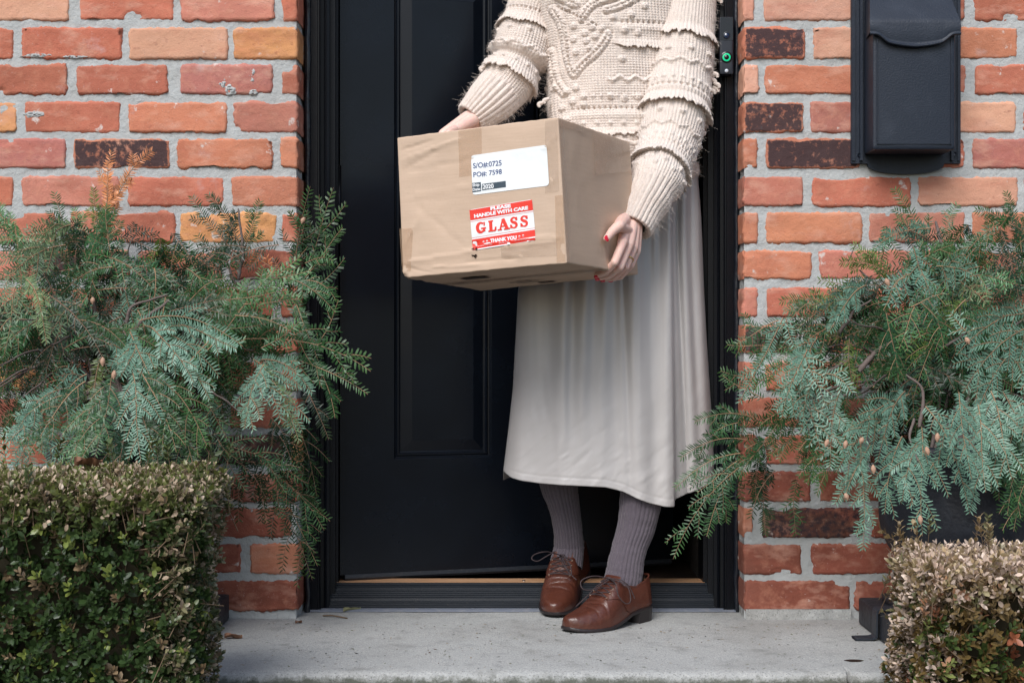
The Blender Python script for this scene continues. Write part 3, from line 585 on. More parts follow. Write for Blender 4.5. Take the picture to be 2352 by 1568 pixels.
# heavy slab letters
def seg(P, w_, n=None):
    P = bez(P, n) if n else np.array(P, float); T = np.gradient(P, axis=0); T /= np.linalg.norm(T, axis=1)[:, None]; N = np.stack([-T[:, 1], T[:, 0]], -1); w_ = np.broadcast_to(w_, (len(P),))[:, None]/2
    return np.stack([P-N*w_, P+N*w_], 1).reshape(-1, 2), gridF(len(P), 2)
def arc(cx, cy, rx, ry, a0, a1, n=24): a = np.radians(np.linspace(a0, a1, n)); return np.stack([cx+rx*np.cos(a), cy+ry*np.sin(a)], -1)
wS = np.interp(np.linspace(0, 1, 40), [0, .15, .35, .5, .65, .85, 1], [.20, .13, .22, .27, .22, .13, .20])
Sg = [(bez([(.80, .70), (.66, .88), (.44, .93), (.22, .84), (.17, .68), (.36, .55), (.62, .46), (.76, .30), (.66, .11), (.42, .06), (.2, .13), (.09, .30)], 40), wS), ([(.80, .66), (.80, .95)], .13), ([(.08, .05), (.08, .36)], .13)]
GL = {'G': [(arc(.48, .5, .34, .40, 48, 345), np.interp(np.linspace(0, 1, 24), [0, .1, .35, .65, .9, 1], [.18, .16, .30, .28, .16, .18])), ([(.82, .62), (.84, .94)], .13), ([(.50, .42), (1.0, .42)], .13), ([(.80, .42), (.80, .12)], .2)],
 'L': [([(.36, .04), (.36, .96)], .30), ([(.08, .92), (.66, .92)], .12), ([(.06, .07), (.9, .07)], .14), ([(.86, .06), (.93, .38)], .16)],
 'A': [([(.20, .06), (.50, .97)], .15), ([(.50, .97), (.86, .06)], .30), ([(.30, .33), (.70, .33)], .12), ([(-.02, .06), (.38, .06)], .12), ([(.56, .06), (1.12, .06)], .12)], 'S': Sg}
gx0, gx1 = Z2(790, 1052), Z2(1210, 990)       # baseline
def gmap(x, y): # x 0..1 along the word, y 0..1 height
    hY = 26.5; return (gx0[0]+(gx1[0]-gx0[0])*x-y*1.5, gx0[1]+(gx1[1]-gx0[1])*x-y*hY)
mb = MB(); cells = [(.015, .19), (.235, .165), (.425, .20), (.655, .155), (.845, .155)]
for ch, (cx_, cw) in zip('GLASS', cells):
    for k, (pp, ww) in enumerate(GL[ch]):
        asp = cw*(gx1[0]-gx0[0])/26.5; pp = np.array(pp, float)*[asp, 1]
        V2, Fc = seg(pp, np.asarray(ww)*.95); V2 = V2/[asp, 1]
        V = [onF(*gmap(cx_+cw*p[0], p[1]), .0014+.00015*k) for p in V2]; mb.add(V, Fc)
mb.build('glass_text', M_red, gl, smooth=False, col=False)
# clear packing tape
def tapemat(nm, c, a=.55):
    m = mat(nm, c, .13, .5, coat=.6, bump=[(70, .002)]); m.node_tree.nodes['Principled BSDF'].inputs['Alpha'].default_value = a; return m
M_tape = tapemat('packing_tape', (.56, .36, .22), .30); M_tapeh = tapemat('clear_tape', (.56, .43, .33), .28)
stick('tape_strip', [Z2(655, 243), Z2(836, 218), Z2(840, 590), Z2(660, 603)], 16, .0005, M_tape, carton)
stick('tape_strip', [Z2(1335, 165), Z2(1430, 152), Z2(1445, 720), Z2(1335, 733)], 16, .0005, M_tapeh, carton)
stick('tape_strip', [Z2(1410, 750), Z2(1475, 742), Z2(1495, 1270), Z2(1425, 1275)], 16, .0005, M_tape, carton)
stick('tape_strip', [Z2(990, 1160), Z2(1425, 1110), Z2(1430, 1225), Z2(992, 1240)], 16, .0005, M_tapeh, carton)
stick('tape_strip', [Z2(193, 1010), Z2(303, 1003), Z2(280, 1340), Z2(215, 1350)], 16, .0005, M_tape, carton)
onR = lambda X, Y, off: ray(X, Y, CB['BN'], nR)+nR*(off+.002)
stick('tape_strip', [Z2(1442, 150), Z2(1620, 190), Z2(1622, 250), Z2(1444, 215)], 8, .0012, M_tapeh, carton, fn=onR)
stick('tape_strip', [Z2(1440, 160), Z2(1462, 165), Z2(1515, 1275), Z2(1495, 1275)], 12, .0016, M_tapeh, carton, fn=onR)
stick('tape_strip', [Z2(1700, 250), Z2(1985, 330), Z2(2000, 560), Z2(1712, 590)], 10, .0014, M_tapeh, carton, fn=onR)
nB = nrm(np.cross(CB['BL']-CB['BN'], CB['BR']-CB['BN'])); nB *= -np.sign(nB[2])
def onB(X, Y, off):
    p = ray(X, Y, CB['BN'], nB); return p+nB*off
# tape along the bottom seam and printed marks
bl = lambda a, b: CB['BN']*(1-a)*(1-b)+CB['BL']*a*(1-b)+CB['BR']*(1-a)*b+CB['BF']*a*b
def bquad(name, a0, a1, b0, b1, m, off):
    V = [bl(a, b)+nB*off for a in np.linspace(a0, a1, 12) for b in np.linspace(b0, b1, 6)]; return mesh(name, V, gridF(12, 6), m, carton)
M_print = mat('printed_mark', (.06, .045, .04), .7, .3); M_slit = mat('flap_gap', (.035, .022, .016), .9, .1)
bquad('flap_seam', .0, 1., .475, .484, M_slit, .0012); bquad('tape_strip', .02, .98, .40, .56, M_tapeh, .002)
for (a0, a1, b0, b1) in ((.60, .76, .22, .32), (.52, .66, .66, .69), (.50, .64, .72, .75), (.45, .55, .82, .87)): bquad('printed_mark', a0, a1, b0, b1, M_print, .0026)
# torn hole under the sticker
mb = MB()
for (X, Y, r_x, r_y) in ((785, 1165, 22, 9), (783, 1222, 20, 12)):
    c = Z2(X, Y); a = np.linspace(0, 2*math.pi, 15)[:-1]; rr = 1+.35*np.sin(a*3+X)+.2*np.cos(a*5)
    V = [onF(c[0]+r_x*.293*math.cos(t)*q_, c[1]+r_y*.293*math.sin(t)*q_, .0019) for t, q_ in zip(a, rr)]+[onF(c[0], c[1], .0019)]
    mb.add(V, [(i, (i+1) % 14, 14, 14) for i in range(14)])
mb.build('torn_hole', M_slit, carton, smooth=False, col=False)
# ======================= PLANTS =======================
def leafmat(nm, under=None, rough=.5, trans=.25, spec=.4):
    m = mat(nm, rough=rough, spec=spec, col=True, trans=trans)
    if under:                                # the waxy pale underside of a hemlock needle
        nt = m.node_tree; L = nt.links.new; g = nt.nodes.new('ShaderNodeNewGeometry'); b = nt.nodes['Principled BSDF']; vc = [n for n in nt.nodes if n.type == 'VERTEX_COLOR'][0]
        mm = nt.nodes.new('ShaderNodeMath'); mm.operation = 'MULTIPLY'; L(vc.outputs[1], mm.inputs[1]); L(g.outputs['Backfacing'], mm.inputs[0])
        mx = nt.nodes.new('ShaderNodeMix'); mx.data_type = 'RGBA'; L(mm.outputs[0], mx.inputs[0]); L(vc.outputs[0], mx.inputs[6]); mx.inputs[7].default_value = (*under[:3], 1)
        L(mx.outputs[2], b.inputs['Base Color'])
    return m
M_needle = leafmat('hemlock_needle', under=(.17, .31, .23, .74), rough=.38, trans=.12, spec=.4)
M_bark = mat('bark', (.13, .10, .09), .85, .3, mottle=[(90, .5, (.20, .17, .16), .5, .7)], bump=[(150, .001)])
M_twig = mat('twig', (.30, .19, .12), .8, .3, col=True)
M_cone = mat('hemlock_cone', (.42, .26, .18), .7, .3, mottle=[(300, .5, (.25, .14, .09), .5, .65)], bump=[(300, .001)])
def frond_template(rs, L, nside, sidelen, nl=.0150, gap=.0056, curv=.5):
    """flat spray in its own plane: needles as kites, twigs as polylines. returns (needles N x 4 x 3, twig polylines)"""
    tw = []; n = 26; x = np.linspace(0, L, n); main = np.stack([x, .006*np.sin(x/L*4+rs.rand()*6), 0*x], -1); tw.append((main, 1.))
    s = 1 if rs.rand() < .5 else -1
    for i in range(nside):
        f = .12+.75*(i+rs.rand()*.4)/nside; s = -s; l = sidelen*(1-.55*f)*(.55+.6*rs.rand()); ph = math.radians(38+rs.rand()*22)
        p0 = np.array([np.interp(f*L, x, main[:, 0]), np.interp(f*L, x, main[:, 1]), 0]); t = np.linspace(0, 1, 12)[:, None]
        d = np.array([math.cos(ph), s*math.sin(ph), 0]); d2 = np.array([math.cos(ph*curv), s*math.sin(ph*curv), -.15*rs.rand()])
        P = p0+d*l*t+(d2-d)*l*t*t*.5; tw.append((P, .75))
        if l > .07 and rs.rand() < .7:
            for q in (.35, .6)[:1+(rs.rand() < .5)]:
                k = int(q*11); s2 = 1 if rs.rand() < .5 else -1; a = math.atan2(P[k+1, 1]-P[k, 1], P[k+1, 0]-P[k, 0])+s2*.8; ll = l*.45
                tw.append((P[k]+np.array([math.cos(a), math.sin(a), -.1])*ll*np.linspace(0, 1, 8)[:, None], .6))
    NV = []
    for P, sc_ in tw:
        ds = np.linalg.norm(np.diff(P, axis=0), axis=1); S = np.concatenate([[0], np.cumsum(ds)]); Lt = S[-1]; m = int(Lt/gap)
        for side_ in ((-1, 1, 0) if rs.rand() < .35 else (-1, 1)):
            if side_ == 0: sv = np.arange(.003, Lt-.002, gap*1.9)
            else: sv = (np.arange(m)+.5*(side_ > 0))*gap+.002
            sv = sv[sv < Lt]; sv = sv+(rs.rand(len(sv))-.5)*.0008
            if len(sv) == 0: continue
            keep = rs.rand(len(sv)) > .05; sv = sv[keep]
            if len(sv) == 0: continue
            B = np.stack([np.interp(sv, S, P[:, k]) for k in range(3)], -1); T = np.stack([np.interp(sv+.002, S, P[:, k])-np.interp(sv-.002, S, P[:, k]) for k in range(3)], -1); T /= np.linalg.norm(T, axis=1)[:, None]+1e-9
            Nn = np.cross(np.array([0, 0, 1.]), T); Nn /= np.linalg.norm(Nn, axis=1)[:, None]+1e-9
            tp = np.clip((Lt-sv)/.018, 0, 1)*.45+.55; ang = np.radians(62+(rs.rand(len(sv))-.5)*22)*(.55+.45*np.clip((Lt-sv)/.02, 0, 1))
            if side_ == 0:
                dr = T*.75+Nn*((rs.rand(len(sv))-.5)*1.3)[:, None]+np.array([0, 0, .45]); ln = nl*.55*tp
            else: dr = T*np.cos(ang)[:, None]+side_*Nn*np.sin(ang)[:, None]+np.stack([0*ang, 0*ang, (rs.rand(len(sv))-.35)*.3], -1); ln = nl*tp*(.8+.35*rs.rand(len(sv)))
            dr /= np.linalg.norm(dr, axis=1)[:, None]; wv = np.cross(np.array([0, 0, 1.]), dr); wv /= np.linalg.norm(wv, axis=1)[:, None]+1e-9
            wd = .00145; m1 = B+dr*(ln*.45)[:, None]; tip = B+dr*ln[:, None]+np.array([0, 0, -.001])
            wv = wv+np.array([0, 0, 1.])*((rs.rand(len(sv))-.5)*.7)[:, None]
            NV.append(np.stack([B-wv*wd*.35, m1-wv*wd, tip-wv*wd*.35, tip+wv*wd*.35, m1+wv*wd, B+wv*wd*.35], 1))
    return np.concatenate(NV), tw
_rs = np.random.RandomState(5)
TPL = [frond_template(_rs, .20, 5, .085) for _ in range(5)]+[frond_template(_rs, .20, 3, .055) for _ in range(3)]+[frond_template(_rs, .20, 7, .095) for _ in range(4)]
TONE = {'g': ((.024, .078, .026), 1), 'd': ((.008, .030, .012), 1), 's': ((.045, .12, .07), -1), 'y': ((.10, .15, .035), 1), 'b': ((.48, .19, .075), 1), 'm': ((.048, .13, .046), 1), 'ys': ((.17, .22, .07), -1)}
class Hemlock:
    def __init__(s, rs): s.nV = []; s.nC = []; s.tw = MB(); s.rs = rs; s.tips = []
    def frond(s, A, B, tone='g', sag=.12, k=None, wide=1., flip=None):
        rs = s.rs; A = np.array(A); B = np.array(B); L = np.linalg.norm(B-A)+1e-6; k = rs.randint(len(TPL)) if k is None else k; NV, tw = TPL[k]
        mid = (A+B)/2+np.array([0, -.15*sag*L, sag*L*1.2]); c, sg = TONE[tone]
        face = nrm(np.array([(rs.rand()-.5)*1.0, -1., .25+(rs.rand()-.5)*.7])) 
        face = face*sg if sg > 0 else nrm(-(face+np.array([0, 0, -.5])))
        sc_ = L/.20; wsc = min(1.25, max(.8, sc_))*wide
        def mapp(P):
            t = P[..., 0]/.20; x = np.clip(t, 0, 1.3)[..., None]
            C = (1-x)**2*A+2*x*(1-x)*mid+x*x*B; T = 2*(1-x)*(mid-A)+2*x*(B-mid); T = T/(np.linalg.norm(T, axis=-1, keepdims=True)+1e-9)
            Bn = np.cross(face, T); Bn = Bn/(np.linalg.norm(Bn, axis=-1, keepdims=True)+1e-9); Nn = np.cross(T, Bn)
            y = P[..., 1:2]*wsc; z_ = P[..., 2:3]*wsc
            return C+Bn*y+Nn*z_+np.array([0, 0, -1])*(np.abs(y)**1.6)*1.3
        # keep needle size true: map the base point, carry the offsets in the local frame
        base = (NV[:, 0]+NV[:, 5])/2; bb = np.repeat(base[:, None], 6, 1); off = NV-bb
        e = 1e-3; P0 = mapp(base); Tx = mapp(base+[e, 0, 0])-P0; Tx /= np.linalg.norm(Tx, axis=1)[:, None]; Ty = mapp(base+[0, e, 0])-P0; Ty -= Tx*(Tx*Ty).sum(1)[:, None]; Ty /= np.linalg.norm(Ty, axis=1)[:, None]; Tz = np.cross(Tx, Ty)
        W_ = P0[:, None]+off[..., 0:1]*Tx[:, None]+off[..., 1:2]*Ty[:, None]+off[..., 2:3]*Tz[:, None]
        step = max(1, int(round(1/sc_))) if sc_ < 1 else 1
        if sc_ > 1.45:                        # a long spray keeps its needle density
            W2 = np.concatenate([W_, W_+Tx[:, None]*.0021]); W_ = W2
        if step > 1: W_ = W_[::step]
        ok = ~((W_[..., 1].max(1) > -.006) & (np.abs(W_[..., 0].mean(1)-.02) > .50)); W_ = W_[ok]; P0k = np.concatenate([P0, P0]) if sc_ > 1.45 else P0; P0k = (P0k[::step] if step > 1 else P0k)[ok]
        if len(W_) == 0: return
        n = len(W_); col = np.array(c)*(.75+.5*rs.rand())*(1+(rs.rand(3)-.5)*.12); C = np.broadcast_to(col, (n, 6, 3)).copy()*(.6+.8*rs.rand(n)[:, None, None])
        if tone in ('y', 'ys', 'b'): pass
        else:
            tipy = np.clip((P0k-B)@nrm(B-A)/L+1, 0, 1)
            C += (np.array([.05, .07, .01])*(tipy[:, None]**4))[:, None]*.6
        s.nV.append(W_.reshape(-1, 3)); al = {'s': .85, 'ys': .38, 'b': .2, 'y': .3}.get(tone, .5); s.nC.append(np.concatenate([C.reshape(-1, 3), np.full((n*6, 1), al*(.8+.3*rs.rand()))], 1))
        for P, q in tw:
            Q = mapp(P); 
            if abs(B[0]-.02) > .52: Q[:, 1] = np.minimum(Q[:, 1], -.012)
            V, Fc = tube(Q, np.linspace(.0014 if q == 1 else .0009, .0005, len(Q))*1.0, 3, False); tc_ = np.array((.27, .17, .10) if tone != 'd' else (.20, .12, .08))*(.7+.6*rs.rand()); s.tw.add(V, Fc, np.broadcast_to(tc_, (len(V), 3)))
        s.tips.append(B)
    def build(s, root):
        V = np.concatenate(s.nV); n = len(V)//6; i = np.arange(n)[:, None]*6; Fc = np.concatenate([i+np.array([[0, 1, 4, 5]]), i+np.array([[1, 2, 3, 4]])])
        mesh('foliage', V, Fc, M_needle, root, np.concatenate(s.nC), smooth=False); s.tw.build('twigs', M_twig, root)
def branch(mb, pts, r0, r1, n=30, k=7):
    P = bez(pts, n); P = P+(np.stack([noise(P[:, 0]*40, P[:, 2]*40, q) for q in range(3)], -1)-.5)*.006; r = np.linspace(r0, r1, n)*(1+.25*(noise(np.arange(n)*.9, 3.)-.5)); V, Fc = tube(P, r, k, False); mb.add(V, Fc)
def hem_bush(name, label, cpx, cy, rx, ry, guides, nfill, branches, cones, seed, stem, xr, lims):
    rs = np.random.RandomState(seed); root = empty(name, stem, label, 'plant'); h = Hemlock(rs)
    for g in guides:
        (X0, Y0, X1, Y1, y0, y1, tone) = g[:7]; h.frond(W(X0, Y0, y0), W(X1, Y1, y1), tone, *(g[7:]))
    C = np.array(cpx, float)
    for i in range(nfill):
        a = rs.rand()*2*math.pi; q = math.sqrt(rs.rand())*.95; tip = C+np.array([math.cos(a)*rx, math.sin(a)*ry])*q
        if not (lims[0] < tip[0] < lims[1]): continue
        dr = (tip-C)/np.array([rx, ry]); dr = nrm(dr*.8+np.array([0, .55])+(rs.rand(2)-.5)*.9); Lp = (130+150*rs.rand())
        st_ = tip-dr*Lp; dep = -.05-(1-q*.8)*.38*rs.rand()-.05*rs.rand(); d0 = dep*.6+.4*cy
        if Y_ok(st_, tip):
            r = rs.rand(); front = (dep < -.18); tone = 's' if (front and r < (.14 if cpx[0] < 1000 else .3)) else ('d' if r < .6 else ('g' if r < .86 else ('m' if r < .96 else 'y')))
            if abs(W(tip[0], tip[1], dep)[0]-.02) < .56: dep = min(dep, -.03)
            h.frond(W(st_[0], st_[1], min(d0, -.03)), W(tip[0], tip[1], min(dep, -.02)), tone, .12+.15*rs.rand())
    h.build(root); mb = MB()
    for pts, r0, r1 in branches: branch(mb, [W(*p) for p in pts], r0, r1)
    for i in range(34):
        a = rs.rand()*2*math.pi; q = .3+.6*rs.rand(); e = C+np.array([math.cos(a)*rx, math.sin(a)*ry])*q; m_ = (e+C)/2+[0, -30]
        branch(mb, [np.array(stem)+[(rs.rand()-.5)*.1, (rs.rand()-.5)*.1, .28], W(m_[0], m_[1], cy*.8), W(e[0], e[1], -.08-.30*rs.rand())], .0045, .0013)
    mb.build('branches', M_bark, root, col=False)
    for (X, Y, dpt_) in cones:
        c = W(X, Y, dpt_); a = np.linspace(0, math.pi, 9); d = nrm(np.array([(rs.rand()-.5)*.9, -.3, -1])); P = c+d*np.linspace(-.009, .009, 9)[:, None]*(.8+.3*rs.rand()); V, Fc = tube(P, np.sin(a)**.7*.0047+.0004, 9, True)
        mb = MB(); mb.add(V, Fc); mb.build('cone', M_cone, root, col=False)
    return root
Y_ok = lambda a, b: True
# two hand-placed sets of sprays, picture column/row and depth of both ends
GL_ = [(240,560,258,345,-.12,-.1,'b',.02,5),(235,540,250,370,-.14,-.12,'b',.02,6),(232,560,300,400,-.12,-.1,'b',.05,7),(245,610,215,430,-.15,-.14,'y',.02),(270,640,240,480,-.18,-.17,'g',.02),
 (235,500,352,346,-.1,-.1,'b',.1,5),(160,640,128,440,-.1,-.08,'g',.02,6),(215,640,165,480,-.12,-.1,'m',.05),(200,620,245,470,-.16,-.15,'g',.02),
 (170,520,20,650,-.3,-.32,'ys',.22),(150,560,-20,700,-.3,-.34,'ys',.2),(60,640,110,790,-.34,-.36,'ys',.25),(40,660,10,800,-.33,-.36,'ys',.2),(60,560,-40,470,-.14,-.1,'m',.1),(40,600,-10,490,-.12,-.1,'g',.05),(120,540,50,610,-.26,-.3,'ys',.3),(180,560,100,590,-.2,-.25,'ys',.2),
 (560,620,440,448,-.1,-.08,'d',.05,5),(560,590,480,445,-.1,-.1,'d',.12,6),(540,620,600,462,-.08,-.06,'g',.08,6),(500,640,545,500,-.08,-.08,'d',.1,5),(520,620,455,540,-.1,-.1,'d',.1,5),(480,640,400,570,-.1,-.1,'g',.1),(460,660,520,560,-.08,-.07,'g',.05),(660,650,555,565,-.07,-.07,'b',.1,5),
 (660,760,772,432,-.1,-.08,'g',-.05,8),(660,700,715,428,-.1,-.1,'g',-.03,5),(670,680,790,525,-.1,-.1,'g',.1,6),(640,720,700,480,-.1,-.1,'d',.0),(700,600,765,600,-.1,-.12,'m',.1,5),
 (650,640,768,720,-.12,-.16,'g',.28,6),(680,700,735,850,-.12,-.16,'m',.2,6),(700,640,770,690,-.12,-.14,'g',.2,5),
 (560,770,848,858,-.2,-.25,'g',.14,8),(650,820,842,908,-.2,-.24,'g',.16,6),(720,800,780,690,-.15,-.15,'g',-.05,6),(690,860,752,1010,-.2,-.22,'d',.2,6),(720,820,768,960,-.2,-.22,'g',.15,5),
 (430,830,690,585,-.3,-.26,'m',-.02,9),(470,800,640,620,-.3,-.28,'m',.0,8),(520,690,660,670,-.3,-.3,'m',.06,6),(540,720,665,760,-.3,-.3,'g',.06),(560,700,690,690,-.3,-.28,'m',.08,6),(600,800,690,740,-.28,-.28,'m',.02,6),
 (380,720,520,690,-.3,-.32,'d',.12,6),(400,700,530,730,-.3,-.33,'d',.12,6),(430,690,520,640,-.26,-.28,'g',.1,7),
 (320,735,560,790,-.38,-.45,'s',.14,6),(330,740,500,870,-.4,-.48,'s',.16,1),(350,750,440,880,-.42,-.48,'s',.18,3),(300,760,380,960,-.42,-.46,'s',.15,2),(320,780,280,870,-.42,-.45,'s',.2,6),(410,750,545,800,-.4,-.46,'s',.1,5),(370,800,480,920,-.42,-.46,'s',.2,4),
 (580,830,700,990,-.36,-.4,'s',.2,8),(600,825,720,900,-.36,-.4,'s',.18,6),(605,835,560,985,-.38,-.42,'s',.12,9),(610,840,640,970,-.38,-.42,'s',.12,3),(600,840,690,1015,-.38,-.4,'ys',.12,6),
 (510,930,420,1000,-.36,-.4,'s',.1,6),(470,900,520,1010,-.36,-.4,'m',.1,6),(410,900,405,1010,-.34,-.36,'g',.1),(230,820,215,1000,-.4,-.42,'y',.1,6),(200,860,120,960,-.4,-.44,'s',.15,2),(130,900,20,1010,-.4,-.46,'s',.15,3),(90,920,50,1090,-.42,-.46,'s',.1,8),(60,960,-10,1080,-.42,-.46,'s',.1,9),(170,960,230,1040,-.4,-.44,'s',.15,4),(200,940,150,1010,-.42,-.46,'ys',.15,1),(180,700,100,780,-.3,-.34,'ys',.2),(140,860,0,830,-.1,-.08,'d',.1,5),
 (430,1000,690,1110,-.26,-.24,'g',.12,8),(540,1060,620,1150,-.26,-.25,'d',.12,2),(560,1070,545,1200,-.25,-.25,'d',.15,6),(600,1050,740,1220,-.22,-.2,'g',.12,8),(620,1080,735,1180,-.22,-.2,'d',.12,6),(590,1090,720,1330,-.22,-.2,'d',.1,9),(640,1100,725,1300,-.2,-.18,'g',.12,6),(600,1080,610,1200,-.24,-.24,'d',.1,6),(640,1000,690,1130,-.24,-.22,'d',.1,2),(500,1010,545,1060,-.28,-.28,'g',.1,6),(660,930,730,1140,-.22,-.2,'d',.1,9),(620,960,700,1100,-.22,-.2,'d',.1,3),(330,980,470,1050,-.3,-.3,'d',.1,2),(250,1000,340,1060,-.34,-.36,'g',.15,2),(280,960,250,1060,-.36,-.38,'g',.1),(360,980,440,1090,-.3,-.3,'m',.1,1)]
BL_ = [([(330,1010,-.25),(300,880,-.3),(310,760,-.32),(390,690,-.3)],.007,.003),([(140,945,-.38),(190,920,-.38),(235,880,-.36)],.005,.004),([(230,880,-.34),(170,920,-.38),(120,950,-.42)],.006,.003),([(210,760,-.2),(216,700,-.2),(208,600,-.18)],.005,.0025),([(0,860,-.05),(60,850,-.06),(120,840,-.08)],.003,.002),([(0,900,-.05),(50,862,-.06),(80,820,-.06)],.0025,.001),([(290,740,-.36),(310,700,-.36),(385,680,-.34)],.004,.002),([(540,660,-.12),(570,640,-.12),(660,640,-.1)],.004,.002),([(545,660,-.12),(520,600,-.12),(500,580,-.1)],.003,.0015),([(550,640,-.1),(560,560,-.1),(545,480,-.1)],.004,.002),([(290,620,-.12),(300,560,-.12),(330,520,-.1)],.0015,.0008)]
CL_ = [(262,860,-.46),(236,830,-.44),(696,506,-.1),(213,690,-.25)]
GL_ += [(300,900,130,1060,-.42,-.48,'s',.12,8),(280,900,260,1075,-.42,-.48,'s',.12,9),(320,900,360,1070,-.4,-.44,'m',.12,8),(340,890,450,1040,-.4,-.44,'g',.12,9),(360,900,500,1060,-.38,-.42,'d',.1,3),(210,920,190,1080,-.44,-.48,'m',.12,3),(400,940,420,1080,-.4,-.42,'g',.1,2),(250,950,300,1080,-.42,-.46,'g',.1,4),(120,980,110,1090,-.44,-.48,'s',.1,1)]
GL_ += [(200,880,60,1040,-.42,-.50,'g',.14,8),(260,860,220,1050,-.44,-.52,'g',.14,9),(300,860,330,1060,-.44,-.52,'s',.14,8),(330,850,400,1040,-.44,-.50,'g',.14,8),(360,860,480,1030,-.42,-.48,'m',.12,9),(240,900,150,1075,-.46,-.52,'m',.12,8),(380,930,450,1085,-.42,-.46,'g',.12,9),(290,930,270,1090,-.46,-.5,'d',.12,9),(330,930,350,1095,-.46,-.5,'g',.12,8)]
